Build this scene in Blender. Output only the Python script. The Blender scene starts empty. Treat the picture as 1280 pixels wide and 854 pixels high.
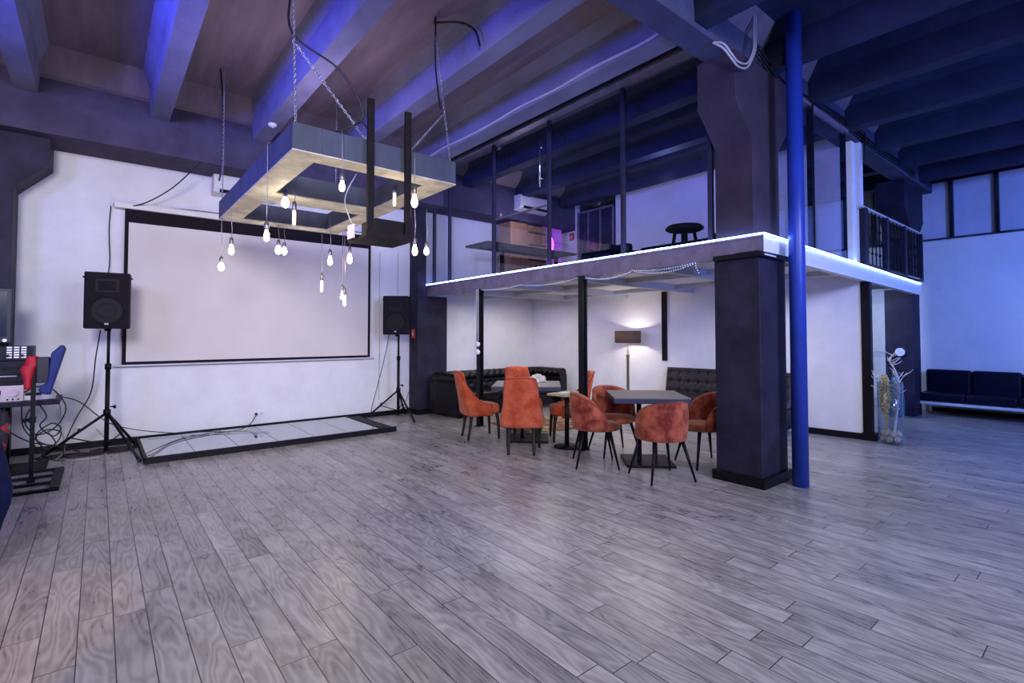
import bpy, bmesh, math, random
from mathutils import Vector, Matrix
random.seed(7)
C = bpy.context.scene.collection
PI = math.pi

# ------------------------------------------------------------------ mesh helpers
class MB:
    def __init__(s): s.v=[]; s.f=[]; s.sm=[]
    def add(s, vs, fs, smooth=False):
        n=len(s.v); s.v+= [tuple(v) for v in vs]
        for f in fs: s.f.append(tuple(i+n for i in f)); s.sm.append(smooth)
        return s
    def box(s, x0,x1,y0,y1,z0,z1):
        vs=[(x,y,z) for z in (z0,z1) for x,y in ((x0,y0),(x1,y0),(x1,y1),(x0,y1))]
        return s.add(vs,[(3,2,1,0),(4,5,6,7),(0,1,5,4),(1,2,6,5),(2,3,7,6),(3,0,4,7)])
    def obox(s, c, d, hx, hy, z0, z1, zrot=0):
        ca,sa=math.cos(d),math.sin(d)
        vs=[(c[0]+x*ca-y*sa, c[1]+x*sa+y*ca, z) for z in (z0,z1) for x,y in ((-hx,-hy),(hx,-hy),(hx,hy),(-hx,hy))]
        return s.add(vs,[(3,2,1,0),(4,5,6,7),(0,1,5,4),(1,2,6,5),(2,3,7,6),(3,0,4,7)])
    def prism(s, poly, z0, z1, axis='z'):
        # poly in the two other axes, extruded on axis
        n=len(poly)
        def P(a,b,h):
            return {'z':(a,b,h),'y':(a,h,b),'x':(h,a,b)}[axis]
        vs=[P(a,b,z0) for a,b in poly]+[P(a,b,z1) for a,b in poly]
        fs=[tuple(range(n))[::-1], tuple(range(n,2*n))]+[(i,(i+1)%n,n+(i+1)%n,n+i) for i in range(n)]
        return s.add(vs,fs)
    def cyl(s, a, b, r1, r2=None, n=12, caps=True, smooth=True):
        r2=r1 if r2 is None else r2
        a=Vector(a); b=Vector(b); d=(b-a).normalized()
        u=d.orthogonal().normalized(); w=d.cross(u)
        vs=[]
        for p,r in ((a,r1),(b,r2)):
            for i in range(n):
                t=2*PI*i/n; vs.append(p+(u*math.cos(t)+w*math.sin(t))*r)
        s.add(vs,[(i,(i+1)%n,n+(i+1)%n,n+i) for i in range(n)],smooth)
        if caps: s.add(vs[:n],[tuple(range(n))[::-1]]); s.add(vs[n:],[tuple(range(n))])
        return s
    def tube(s, pts, r, n=6):
        pts=[Vector(p) for p in pts]; N=len(pts); rings=[]
        prev=None
        for i,p in enumerate(pts):
            t=(pts[min(i+1,N-1)]-pts[max(i-1,0)])
            t=t.normalized() if t.length>1e-9 else Vector((0,0,1))
            if prev is None: u=t.orthogonal().normalized()
            else:
                u=prev-t*prev.dot(t); u=u.normalized() if u.length>1e-6 else t.orthogonal().normalized()
            prev=u; w=t.cross(u)
            rr=r[i] if isinstance(r,(list,tuple)) else r
            rings.append([p+(u*math.cos(2*PI*k/n)+w*math.sin(2*PI*k/n))*rr for k in range(n)])
        vs=[v for R in rings for v in R]
        fs=[(i*n+k,i*n+(k+1)%n,(i+1)*n+(k+1)%n,(i+1)*n+k) for i in range(N-1) for k in range(n)]
        s.add(vs,fs,True); s.add(rings[0],[tuple(range(n))[::-1]]); s.add(rings[-1],[tuple(range(n))])
        return s
    def lathe(s, prof, c=(0,0,0), n=20, smooth=True):
        vs=[]; m=len(prof)
        for r,z in prof:
            for i in range(n):
                t=2*PI*i/n; vs.append((c[0]+r*math.cos(t),c[1]+r*math.sin(t),c[2]+z))
        fs=[(j*n+i,j*n+(i+1)%n,(j+1)*n+(i+1)%n,(j+1)*n+i) for j in range(m-1) for i in range(n)]
        s.add(vs,fs,smooth)
        if prof[0][0]>1e-5: s.add(vs[:n],[tuple(range(n))[::-1]])
        if prof[-1][0]>1e-5: s.add(vs[-n:],[tuple(range(n))])
        return s
    def grid(s, P, smooth=True, close_u=False):
        # P[i][j]
        a=len(P); b=len(P[0]); vs=[p for R in P for p in R]
        fs=[(i*b+j,i*b+j+1,((i+1)%a)*b+j+1,((i+1)%a)*b+j) for i in range(a if close_u else a-1) for j in range(b-1)]
        return s.add(vs,fs,smooth)
    def sphere(s, c, r, n=10, m=6, sz=1.0):
        prof=[(max(1e-6,r*math.sin(PI*i/m)), -r*sz*math.cos(PI*i/m)) for i in range(m+1)]
        return s.lathe(prof,c,n)
    def xf(s, M):
        s.v=[tuple(M@Vector(v)) for v in s.v]; return s
    def build(s, name, mat, parent=None, bevel=0, seg=2, sub=0, weld=True):
        me=bpy.data.meshes.new(name); me.from_pydata(s.v,[],s.f)
        me.polygons.foreach_set('use_smooth', s.sm)
        bm=bmesh.new(); bm.from_mesh(me)
        if weld: bmesh.ops.remove_doubles(bm,verts=bm.verts,dist=1e-5)
        bmesh.ops.recalc_face_normals(bm,faces=bm.faces)
        bm.to_mesh(me); bm.free(); me.update()
        o=bpy.data.objects.new(name,me); C.objects.link(o)
        if mat: me.materials.append(mat)
        if parent: o.parent=parent
        if bevel:
            m=o.modifiers.new('b','BEVEL'); m.width=bevel; m.segments=seg; m.limit_method='ANGLE'; m.angle_limit=0.6
            m.harden_normals=False
            me.polygons.foreach_set('use_smooth',[True]*len(me.polygons))
            w=o.modifiers.new('wn','WEIGHTED_NORMAL'); w.keep_sharp=True
        if sub:
            m=o.modifiers.new('s','SUBSURF'); m.levels=sub; m.render_levels=sub
        return o

def tag(o,label,cat,group=None,kind=None):
    o['label']=label; o['category']=cat
    if group: o['group']=group
    if kind: o['kind']=kind
    return o
def struct(o,label=None):
    o['kind']='structure'
    if label: o['label']=label
    return o
def thing(name,label,cat,loc=(0,0,0),rz=0,group=None):
    o=bpy.data.objects.new(name,None); C.objects.link(o); o.location=loc; o.rotation_euler=(0,0,rz)
    o.empty_display_size=.1
    return tag(o,label,cat,group)
def dup(root,loc=None,rz=None,label=None,group=None):
    def cp(o,parent):
        c=o.copy(); C.objects.link(c)
        if parent: c.parent=parent
        for ch in o.children: cp(ch,c)
        return c
    r=cp(root,None)
    if loc is not None: r.location=loc
    if rz is not None: r.rotation_euler=(0,0,rz)
    if label: r['label']=label
    if group: r['group']=group
    return r

# ------------------------------------------------------------------ materials
def nt(name):
    m=bpy.data.materials.new(name); m.use_nodes=True; n=m.node_tree; 
    return m,n,n.nodes['Principled BSDF'],n.nodes['Material Output']
def mat(name,col,rough=.5,metal=0,noise=0,scale=8,bump=0,bscale=60,col2=None,spec=None,sheen=0,emit=None,es=0,stretch=None,coat=0):
    m,n,b,o=nt(name)
    b.inputs['Base Color'].default_value=(*col,1); b.inputs['Roughness'].default_value=rough; b.inputs['Metallic'].default_value=metal
    if spec is not None: b.inputs['Specular IOR Level'].default_value=spec
    if sheen: b.inputs['Sheen Weight'].default_value=sheen; b.inputs['Sheen Roughness'].default_value=.4
    if coat: b.inputs['Coat Weight'].default_value=coat
    if emit: b.inputs['Emission Color'].default_value=(*emit,1); b.inputs['Emission Strength'].default_value=es
    if noise or bump or col2:
        tc=n.nodes.new('ShaderNodeTexCoord'); mp=n.nodes.new('ShaderNodeMapping')
        n.links.new(tc.outputs['Object'],mp.inputs['Vector'])
        if stretch: mp.inputs['Scale'].default_value=stretch
    if noise or col2:
        t=n.nodes.new('ShaderNodeTexNoise'); t.inputs['Scale'].default_value=scale; t.inputs['Detail'].default_value=6; t.inputs['Roughness'].default_value=.6
        n.links.new(mp.outputs[0],t.inputs['Vector'])
        r=n.nodes.new('ShaderNodeValToRGB'); e=r.color_ramp.elements
        k=noise or .5
        c2=col2 or tuple(min(1,c*(1+k)) for c in col)
        c1=col if col2 else tuple(c*(1-k) for c in col)
        e[0].position=.38 if col2 else .36; e[1].position=.63 if col2 else .66; e[0].color=(*c1,1); e[1].color=(*c2,1)
        n.links.new(t.outputs['Fac'],r.inputs[0]); n.links.new(r.outputs[0],b.inputs['Base Color'])
    if bump:
        t=n.nodes.new('ShaderNodeTexNoise'); t.inputs['Scale'].default_value=bscale; t.inputs['Detail'].default_value=5
        n.links.new(mp.outputs[0],t.inputs['Vector'])
        bp=n.nodes.new('ShaderNodeBump'); bp.inputs['Strength'].default_value=bump; bp.inputs['Distance'].default_value=.01
        n.links.new(t.outputs['Fac'],bp.inputs['Height']); n.links.new(bp.outputs[0],b.inputs['Normal'])
    return m
def floor_mat():
    m,n,b,o=nt('plank_floor'); N=n.nodes.new; L=n.links.new
    tc=N('ShaderNodeTexCoord'); sp=N('ShaderNodeSeparateXYZ'); L(tc.outputs['Object'],sp.inputs[0])
    W=.1413; LEN=1.25
    def math_(op,a,bv=None,cv=None):
        x=N('ShaderNodeMath'); x.operation=op
        for i,v in enumerate((a,bv,cv)):
            if v is None: continue
            if isinstance(v,(int,float)): x.inputs[i].default_value=v
            else: L(v,x.inputs[i])
        return x.outputs[0]
    u=math_('DIVIDE',math_('SUBTRACT',sp.outputs['X'],.089),W)
    row=math_('FLOOR',u); fu=math_('FRACT',u)
    wn=N('ShaderNodeTexWhiteNoise'); wn.noise_dimensions='1D'; L(row,wn.inputs['W'])
    v=math_('ADD',math_('DIVIDE',sp.outputs['Y'],LEN),math_('MULTIPLY',wn.outputs['Value'],7.3))
    col=math_('FLOOR',v); fv=math_('FRACT',v)
    cb=N('ShaderNodeCombineXYZ'); L(row,cb.inputs[0]); L(col,cb.inputs[1])
    w2=N('ShaderNodeTexWhiteNoise'); w2.noise_dimensions='2D'; L(cb.outputs[0],w2.inputs['Vector'])
    # seam mask
    eu=math_('MULTIPLY',math_('MINIMUM',fu,math_('SUBTRACT',1,fu)),W)
    ev=math_('MULTIPLY',math_('MINIMUM',fv,math_('SUBTRACT',1,fv)),LEN)
    seam=math_('LESS_THAN',math_('MINIMUM',eu,ev),.0024)
    # grain
    off=N('ShaderNodeVectorMath'); off.operation='SCALE'; L(w2.outputs['Color'],off.inputs[0]); off.inputs['Scale'].default_value=40
    add=N('ShaderNodeVectorMath'); add.operation='ADD'; L(tc.outputs['Object'],add.inputs[0]); L(off.outputs[0],add.inputs[1])
    def noise_(sc,scale,det,dist=0):
        mp=N('ShaderNodeMapping'); mp.inputs['Scale'].default_value=sc; L(add.outputs[0],mp.inputs['Vector'])
        g=N('ShaderNodeTexNoise'); g.inputs['Scale'].default_value=scale; g.inputs['Detail'].default_value=det; g.inputs['Roughness'].default_value=.6; g.inputs['Distortion'].default_value=dist
        L(mp.outputs[0],g.inputs['Vector']); return g.outputs['Fac']
    n1=noise_((4,.7,1),1.2,2); rings=math_('ADD',math_('MULTIPLY',math_('SINE',math_('MULTIPLY',n1,95)),.5),.5)
    fine=noise_((30,3,1),2.0,6,.4); mott=noise_((3,1.2,1),1.6,4,.6)
    gm=math_('ADD',math_('ADD',math_('MULTIPLY',rings,.13),math_('MULTIPLY',fine,.25)),math_('MULTIPLY',mott,.62))
    r=N('ShaderNodeValToRGB'); e=r.color_ramp.elements
    e[0].position=.30; e[0].color=(.15,.135,.135,1); e[1].position=.66; e[1].color=(.43,.405,.40,1)
    L(gm,r.inputs[0])
    hs=N('ShaderNodeHueSaturation'); L(r.outputs[0],hs.inputs['Color'])
    L(math_('ADD',math_('MULTIPLY',w2.outputs['Value'],.26),.87),hs.inputs['Value'])
    mx=N('ShaderNodeMix'); mx.data_type='RGBA'; L(seam,mx.inputs[0]); L(hs.outputs[0],mx.inputs[6]); mx.inputs[7].default_value=(.03,.026,.03,1)
    L(mx.outputs[2],b.inputs['Base Color'])
    rr=math_('ADD',math_('MULTIPLY',gm,.20),.20); L(rr,b.inputs['Roughness'])
    h=math_('SUBTRACT',gm,math_('MULTIPLY',seam,1.2))
    bp=N('ShaderNodeBump'); bp.inputs['Strength'].default_value=.5; bp.inputs['Distance'].default_value=.0018; L(h,bp.inputs['Height']); L(bp.outputs[0],b.inputs['Normal'])
    b.inputs['Specular IOR Level'].default_value=.42
    return m
def glass_mat(name,tint=(.9,.93,1),ior=1.5,boost=1.0,rough=0.0):
    m,n,b,o=nt(name); n.nodes.remove(b); N=n.nodes.new; L=n.links.new
    t=N('ShaderNodeBsdfTransparent'); t.inputs[0].default_value=(*tint,1)
    g=N('ShaderNodeBsdfGlossy'); g.inputs['Roughness'].default_value=rough; g.inputs[0].default_value=(1,1,1,1)
    f=N('ShaderNodeLayerWeight'); f.inputs[0].default_value=.5
    pw=N('ShaderNodeMath'); pw.operation='POWER'; L(f.outputs['Facing'],pw.inputs[0]); pw.inputs[1].default_value=4.5
    mu=N('ShaderNodeMath'); mu.operation='MULTIPLY_ADD'; mu.inputs[1].default_value=.9*boost; mu.inputs[2].default_value=.035*boost; mu.use_clamp=True; L(pw.outputs[0],mu.inputs[0])
    x=N('ShaderNodeMixShader'); L(mu.outputs[0],x.inputs[0]); L(t.outputs[0],x.inputs[1]); L(g.outputs[0],x.inputs[2]); L(x.outputs[0],o.inputs[0])
    return m
def emis(name,col,s):
    m,n,b,o=nt(name); n.nodes.remove(b); e=n.nodes.new('ShaderNodeEmission'); e.inputs[0].default_value=(*col,1); e.inputs[1].default_value=s
    n.links.new(e.outputs[0],o.inputs[0]); return m
def rug_mat():
    m,n,b,o=nt('patterned_rug'); N=n.nodes.new; L=n.links.new
    tc=N('ShaderNodeTexCoord'); v=N('ShaderNodeTexVoronoi'); v.inputs['Scale'].default_value=9; L(tc.outputs['Object'],v.inputs['Vector'])
    r=N('ShaderNodeValToRGB'); r.color_ramp.interpolation='CONSTANT'; e=r.color_ramp.elements
    e[0].color=(.16,.09,.05,1); e[1].position=.35; e[1].color=(.30,.22,.12,1)
    for p,c in ((.55,(.25,.05,.03,1)),(.75,(.10,.10,.06,1)),(.88,(.4,.33,.2,1))):
        q=e.new(p); q.color=c
    sp=N('ShaderNodeSeparateColor'); L(v.outputs['Color'],sp.inputs[0]); L(sp.outputs[0],r.inputs[0]); L(r.outputs[0],b.inputs['Base Color']); b.inputs['Roughness'].default_value=.95
    return m

M={}
M['floor']=floor_mat()
M['wall']=mat('white_plaster',(.74,.73,.77),.7,noise=.045,scale=3,bump=.25,bscale=45)
M['wall_gray']=mat('dark_wall',(.05,.045,.08),.7,noise=.15,scale=2)
M['navyceil']=mat('navy_concrete',(.022,.027,.062),.75,spec=.2,noise=.2,scale=2.2,bump=.3,bscale=30)  # darker, bluer concrete for the near bay and mezzanine ceiling
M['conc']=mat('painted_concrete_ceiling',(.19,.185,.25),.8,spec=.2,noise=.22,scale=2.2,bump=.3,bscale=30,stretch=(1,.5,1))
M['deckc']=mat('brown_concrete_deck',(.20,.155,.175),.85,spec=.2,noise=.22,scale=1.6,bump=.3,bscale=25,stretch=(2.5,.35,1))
M['girder']=mat('blue_grey_painted_girder',(.07,.075,.13),.8,spec=.2,noise=.2,scale=3,bump=.3,bscale=30)
M['beam']=mat('dark_painted_beam',(.07,.058,.10),.8,spec=.2,noise=.2,scale=3,bump=.3,bscale=30)
M['col']=mat('dark_painted_column',(.024,.020,.042),.6,spec=.2,noise=.35,scale=3,bump=.2,bscale=30)
M['colup']=mat('violet_brown_painted_column',(.045,.033,.052),.7,spec=.2,noise=.2,scale=3,bump=.2,bscale=30)
M['black']=mat('black_metal',(.005,.005,.009),.45,spec=.18,noise=.2,scale=12)
M['mull']=mat('dark_violet_mullion',(.022,.022,.05),.5,spec=.3,noise=.15)
M['skirt']=mat('black_baseboard',(.006,.005,.008),.45,spec=.2,noise=.2,scale=9)
M['matte']=mat('matte_black',(.004,.004,.006),.6,spec=.25,noise=.25,scale=14)
M['case']=mat('black_speaker_shell',(.006,.005,.009),.55,spec=.18,bump=.3,bscale=300)
M['grille']=mat('black_speaker_grille',(.012,.010,.015),.7,spec=.15,bump=.6,bscale=500)
M['cone']=mat('speaker_cone',(.006,.005,.008),.6,spec=.2,noise=.2)
M['blue']=mat('blue_pole_surface',(.018,.05,.36),.38,noise=.12,scale=3,bump=.1,bscale=20)  # one saturated blue all over the pole
M['steel']=mat('grey_violet_steel_channel',(.20,.17,.23),.5,metal=.3,noise=.2,scale=6)
M['white']=mat('white_paint',(.78,.78,.8),.5,noise=.04,scale=8)
M['offwhite']=mat('offwhite_plastic',(.68,.66,.66),.4,noise=.05,scale=8)
M['joist']=mat('grey_white_joist',(.52,.53,.56),.5,noise=.08,scale=6)
M['screen']=mat('projection_screen_fabric',(.66,.62,.61),.8,noise=.03,scale=2)
M['scrblack']=mat('screen_border',(.008,.004,.010),.7,spec=.15,noise=.2,scale=4)
M['leather']=mat('black_leather',(.005,.004,.006),.3,spec=.3,noise=.3,scale=20,bump=.25,bscale=120)
M['navyleather']=mat('dark_navy_leather',(.002,.003,.016),.4,spec=.2,noise=.3,scale=20,bump=.25,bscale=120)
M['gleather']=mat('charcoal_leather',(.022,.017,.022),.4,spec=.3,noise=.2,scale=20,bump=.25,bscale=120)
M['velvet']=mat('orange_velvet',(.40,.055,.018),.85,noise=0,col2=(.56,.13,.06),scale=7,sheen=.15,bump=.2,bscale=200,spec=.2)
M['velvet2']=mat('rust_velvet',(.15,.022,.014),.8,noise=0,col2=(.44,.11,.06),scale=7,sheen=.2,bump=.2,bscale=200,spec=.2)
M['velvetin']=mat('brown_rust_velvet',(.16,.04,.02),.8,noise=0,col2=(.36,.10,.045),scale=6,sheen=.15,bump=.2,bscale=200,spec=.2)
M['piping']=mat('dark_red_piping',(.30,.035,.02),.7,noise=.2)
M['wood']=mat('dark_wood_leg',(.012,.007,.006),.4,noise=.3,scale=10)
M['ttop']=mat('grey_wood_table_top',(.15,.135,.135),.45,noise=.25,scale=4,stretch=(1,7,1))
M['tedge']=mat('navy_table_edge',(.018,.024,.06),.45,noise=.2)
M['oak']=mat('light_oak',(.45,.36,.23),.45,noise=.2,scale=4,stretch=(1,8,1))
M['cab']=mat('orange_wood_cabinet',(.34,.17,.09),.5,noise=.2,scale=4,stretch=(6,6,1))
M['mirror']=mat('mirror_tile',(.46,.48,.50),.06,metal=.85,noise=.03,scale=2)
M['shade']=mat('brown_fabric_shade',(.15,.09,.06),.85,noise=.15,scale=40)
M['brass']=mat('aged_brass',(.42,.38,.27),.35,metal=.8,noise=.15)
M['nickel']=mat('grey_socket_metal',(.25,.23,.21),.35,metal=.8,noise=.15)
M['chrome']=mat('chrome',(.8,.8,.82),.2,metal=1,noise=.03)
M['chain']=mat('chain_steel',(.45,.45,.5),.3,metal=.9,noise=.1)
M['rubber']=mat('black_rubber_cable',(.006,.005,.009),.5,noise=.2)
M['wcable']=mat('grey_cable',(.42,.4,.42),.5,noise=.1)
M['raw']=mat('raw_mottled_plywood',(.46,.43,.37),.6,noise=.30,scale=5,bump=.2)
M['rawface']=mat('dark_slate_board',(.055,.062,.10),.6,spec=.25,noise=.2,scale=4,stretch=(1,1,.3))  # dark blue-grey sides of the pendant frame, undersides are paler
M['rust']=mat('dark_brown_steel',(.009,.006,.007),.6,spec=.15,noise=.3,scale=12)
M['red']=mat('red_fabric',(.5,.012,.03),.6,noise=.2,scale=20)
M['redsign']=mat('red_sign_plastic',(.6,.03,.03),.4,noise=.05)
M['bplastic']=mat('blue_plastic',(.012,.025,.16),.5,spec=.25,noise=.15)
M['navy']=mat('navy_stretch_cloth',(.003,.010,.075),.85,spec=.15,noise=.3,scale=5,bump=.3,bscale=15)
M['silver']=mat('pinkish_silver_panel',(.60,.50,.58),.35,metal=.3,noise=.05)
M['amp']=mat('black_anodised_panel',(.010,.010,.028),.5,spec=.2,noise=.2)
M['winpane']=mat('pale_violet_window_pane',(.52,.52,.66),.25,noise=.12,scale=1.3)
M['winframe']=mat('dark_navy_window_frame',(.006,.007,.025),.5,noise=.2)
M['upane']=mat('dark_glazing',(.02,.025,.06),.15,noise=.3,scale=3)
M['gold']=mat('dried_gold_flowers',(.66,.52,.24),.7,noise=.35,scale=60)
M['branch']=mat('white_branch',(.72,.68,.66),.6,noise=.15,scale=30)
M['ball']=mat('cream_ball',(.62,.56,.50),.6,noise=.15,scale=15)
M['teal']=mat('teal_plastic',(.02,.16,.22),.35,noise=.2)
M['rug']=rug_mat()
M['paper']=mat('white_paper',(.7,.7,.68),.7,noise=.05)
M['papergreen']=mat('green_printed_leaflet',(.35,.42,.33),.6,noise=.1)
M['doorp']=mat('white_door_paint',(.62,.64,.70),.45,noise=.03)
M['glassp']=glass_mat('clear_pane',(.86,.88,.97),1.5,1.15)
M['glassv']=glass_mat('vase_glass',(.9,.93,.95),1.45,1.0)
M['bulbg']=glass_mat('bulb_glass',(1,.95,.85),1.45,.6)
M['bulb']=emis('glowing_warm_bulb',(1,.80,.50),16)
M['bulbw']=emis('glowing_cool_bulb',(.95,.93,.86),16)
M['filament']=emis('tube_filament',(1,.74,.36),14)
M['led']=emis('blue_white_led_strip',(.28,.46,1),30)
M['neon']=emis('magenta_neon',(1,.10,.62),5)
M['neonb']=mat('violet_acrylic_board',(.25,.08,.40),.3,noise=.1,emit=(.55,.1,.8),es=.4)
M['amberled']=emis('amber_indicator',(1,.45,.2),6)
M['button']=mat('white_mixer_button',(.7,.7,.78),.4,noise=.05,emit=(.6,.6,.8),es=.4)
M['garland']=mat('clear_white_beads',(.75,.75,.8),.25,noise=.05)

# ------------------------------------------------------------------ room shell
XL,XR,YN,YW=-4.0,12.6,-5.0,8.7
struct(MB().box(XL-.1,XR+.1,YN-.1,9.2,-.12,0).build('floor',M['floor']))
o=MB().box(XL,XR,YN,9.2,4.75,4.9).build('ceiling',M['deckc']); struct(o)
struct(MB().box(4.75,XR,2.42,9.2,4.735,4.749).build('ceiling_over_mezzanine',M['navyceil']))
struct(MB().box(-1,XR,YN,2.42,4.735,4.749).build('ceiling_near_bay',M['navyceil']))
w=MB(); w.box(XL,12.0,YW,YW+.15,0,4.75); struct(w.build('wall_far',M['wall']))
struct(MB().box(XL-.1,XL,YN,9.2,0,3.4).build('wall_left',M['wall']))
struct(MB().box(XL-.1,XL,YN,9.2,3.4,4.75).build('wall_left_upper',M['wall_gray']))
struct(MB().box(XL,XR,YN-.1,YN,0,4.75).build('wall_near',M['wall']))
# right wall with a strip of high windows
struct(MB().box(XR,XR+.12,YN,9.2,0,3.31).build('wall_right',M['wall']))
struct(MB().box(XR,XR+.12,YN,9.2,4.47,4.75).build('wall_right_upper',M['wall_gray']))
ys=[2.79+.63, 2.79, 2.14,1.506,.873,.24,-.39,-1.02,-1.65]
for k in range(len(ys)-1):
    y1,y0=ys[k],ys[k+1]
    fr=MB(); t=.035
    fr.box(XR-.03,XR+.06,y0,y1,3.31,3.345); fr.box(XR-.03,XR+.06,y0,y1,4.435,4.47)
    fr.box(XR-.03,XR+.06,y0,y0+t,3.345,4.435); fr.box(XR-.03,XR+.06,y1-t,y1,3.345,4.435)
    f=struct(fr.build('window_%d'%(k+1),M['winframe'],bevel=.004))
    MB().box(XR+.03,XR+.045,y0+t,y1-t,3.345,4.435).build('window_pane',M['winpane'],f)
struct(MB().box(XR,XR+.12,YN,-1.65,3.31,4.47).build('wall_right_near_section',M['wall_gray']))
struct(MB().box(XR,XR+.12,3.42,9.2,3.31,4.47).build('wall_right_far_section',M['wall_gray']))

# alcove / partition wall under the mezzanine (slightly skewed)
A=Vector((7.74,8.7)); B=Vector((8.42,2.34)); D=(B-A).normalized(); Nn=Vector((-D.y,D.x)) # to +x side
if Nn.x<0: Nn=-Nn
def wallpt(y,off=0): # point on the partition face at given Y, off metres into the room (-x)
    t=(A.y-y)/(A.y-B.y); p=A.lerp(B,t); return p-Nn*off
def skewprism(mb,ya,yb,o0,o1,z0,z1):
    a,b=wallpt(ya,o0),wallpt(yb,o0); c,d=wallpt(yb,o1),wallpt(ya,o1)
    return mb.prism([(a.x,a.y),(b.x,b.y),(c.x,c.y),(d.x,d.y)],z0,z1)
struct(skewprism(MB(),8.7,2.36,0,-.12,0,2.36).build('wall_partition',M['wall']))
struct(skewprism(MB(),3.25,2.345,.03,0,0,.09).build('baseboard_partition',M['skirt'],bevel=.004))
o=MB(); skewprism(o,2.44,2.33,.015,-.14,0,2.24); skewprism(o,2.46,2.29,.045,-.16,0,.10)
struct(o.build('trim_partition_end',M['skirt'],bevel=.004))
struct(skewprism(MB(),5.50,5.40,.03,0,1.0,2.27).build('trim_wall_post',M['rust'],bevel=.004))
# baseboards on the screen wall
struct(MB().box(-.80,4.56,YW-.03,YW,0,.085).build('baseboard_far',M['skirt'],bevel=.004))
struct(MB().box(XR-.02,XR,YN,2.5,0,.08).build('baseboard_right',M['skirt'],bevel=.004))

# ribbed ceiling
def rib(mb,xc,y0,y1,w=.10):
    mb.prism([(xc-w,4.30),(xc+w,4.30),(xc+w+.025,4.60),(xc+w+.11,4.75),(xc-w-.11,4.75),(xc-w-.025,4.60)],y0,y1,'y')
left=[-3.2,-1.95,-.70,.574,1.786,3.02,4.19]; right=[5.44,6.72,7.97,9.22,10.47,11.72]
for i,x in enumerate(left+right):
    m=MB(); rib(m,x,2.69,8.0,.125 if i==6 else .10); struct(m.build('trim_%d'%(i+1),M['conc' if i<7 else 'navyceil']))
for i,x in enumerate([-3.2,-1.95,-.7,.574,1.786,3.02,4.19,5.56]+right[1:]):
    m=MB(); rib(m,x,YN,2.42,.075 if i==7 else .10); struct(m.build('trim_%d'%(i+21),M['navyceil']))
m=MB(); m.prism([(7.62,4.75),(8.0,4.75),(8.0,4.50),(7.93,4.52)],XL,XR,'x'); struct(m.build('trim_40',M['deckc']))
for i,(ya,yb) in enumerate(((2.69,2.85),(2.26,2.42))):
    m=MB(); m.prism([(ya,4.75),(yb,4.75),(yb if i else ya,4.55)],XL,XR,'x'); struct(m.build('trim_%d'%(41+i),M['deckc']))
struct(MB().box(XL,XR,8.0,8.7,3.85,4.75).build('trim_wall_beam',M['beam'],bevel=.008))
struct(MB().box(XL,XR,2.42,2.69,4.25,4.75).build('trim_girder',M['girder'],bevel=.008))
# left wall column with its bracket
m=MB(); m.prism([(-1.6,0),(-.80,0),(-.80,3.22),(-.486,3.555),(-.486,3.86),(-1.6,3.86)],8.2,8.7,'y')
struct(m.build('trim_left_column',M['col'],bevel=.006))
# corner pillar beside the alcove
struct(MB().box(4.58,5.22,8.38,8.7,0,2.20).build('trim_corner_pillar',M['col'],bevel=.006))
struct(MB().box(4.58,4.76,8.38,8.7,2.20,3.86).build('trim_corner_pillar_top',M['col'],bevel=.006))
struct(MB().box(4.56,5.24,8.355,8.7,0,.10).build('trim_corner_pillar_skirting',M['skirt'],bevel=.004))

# main column
m=MB(); m.box(4.99,5.57,2.29,2.76,0,2.32)
struct(m.build('trim_column_shaft',M['col'],bevel=.008))
struct(MB().box(4.955,5.60,2.25,2.79,0,.10).build('trim_column_skirting',M['skirt'],bevel=.006))
m=MB(); m.prism([(5.03,2.32),(5.62,2.32),(5.62,3.45),(5.92,3.77),(5.92,4.25),(4.70,4.25),(4.70,3.77),(5.03,3.45)],2.36,2.76,'y')
struct(m.build('trim_column_capital',M['colup'],bevel=.006))
struct(MB().box(4.93,5.60,2.245,2.74,2.25,2.30).build('trim_column_cap_plate',M['skirt'],bevel=.003))
# far right column
m=MB(); m.prism([(11.4,0),(11.86,0),(11.86,3.3),(12.25,3.6),(12.25,4.25),(11.0,4.25),(11.0,3.75),(11.4,3.4)],2.5,2.93,'y')
struct(m.build('trim_right_column',M['col'],bevel=.006))
# blue steel pole
m=MB(); m.cyl((5.385,2.10,0),(5.385,2.10,4.75),.074,n=32)
tag(m.build('steel_pole',M['blue']),'tall round bright blue steel pole rising in front of the dark column','pole')

# ------------------------------------------------------------------ mezzanine
def zt(x,y): return 2.476-.010*(y-2.25)-.010*(x-5)
def yf(x): return 2.25+.027*(x-5)
def xf_(y): return 5.0-.033*(y-2.25)
def slab(mb,inset,z0,z1,xe=11.62,ye=8.69):
    P=[(xf_(2.25)+inset,2.25+inset),(xe,yf(xe)+inset),(xe,ye),(xf_(ye)+inset,ye)]
    vs=[(x,y,zt(x,y)+z0) for x,y in P]+[(x,y,zt(x,y)+z1) for x,y in P]
    mb.add(vs,[(3,2,1,0),(4,5,6,7),(0,1,5,4),(1,2,6,5),(2,3,7,6),(3,0,4,7)]); return mb
struct(slab(MB(),.05,-.10,-.01).build('floor_mezzanine',M['white']))
def strip(mb,path,off,w,z0,z1):
    # beam following path (list of xy) with inward offset
    for (a,b) in zip(path[:-1],path[1:]):
        a=Vector(a);b=Vector(b);d=(b-a).normalized();n=Vector((-d.y,d.x))
        q=[a+n*off,b+n*off,b+n*(off+w),a+n*(off+w)]
        vs=[(p.x,p.y,zt(p.x,p.y)+z0) for p in q]+[(p.x,p.y,zt(p.x,p.y)+z1) for p in q]
        mb.add(vs,[(3,2,1,0),(4,5,6,7),(0,1,5,4),(1,2,6,5),(2,3,7,6),(3,0,4,7)])
    return mb
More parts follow.
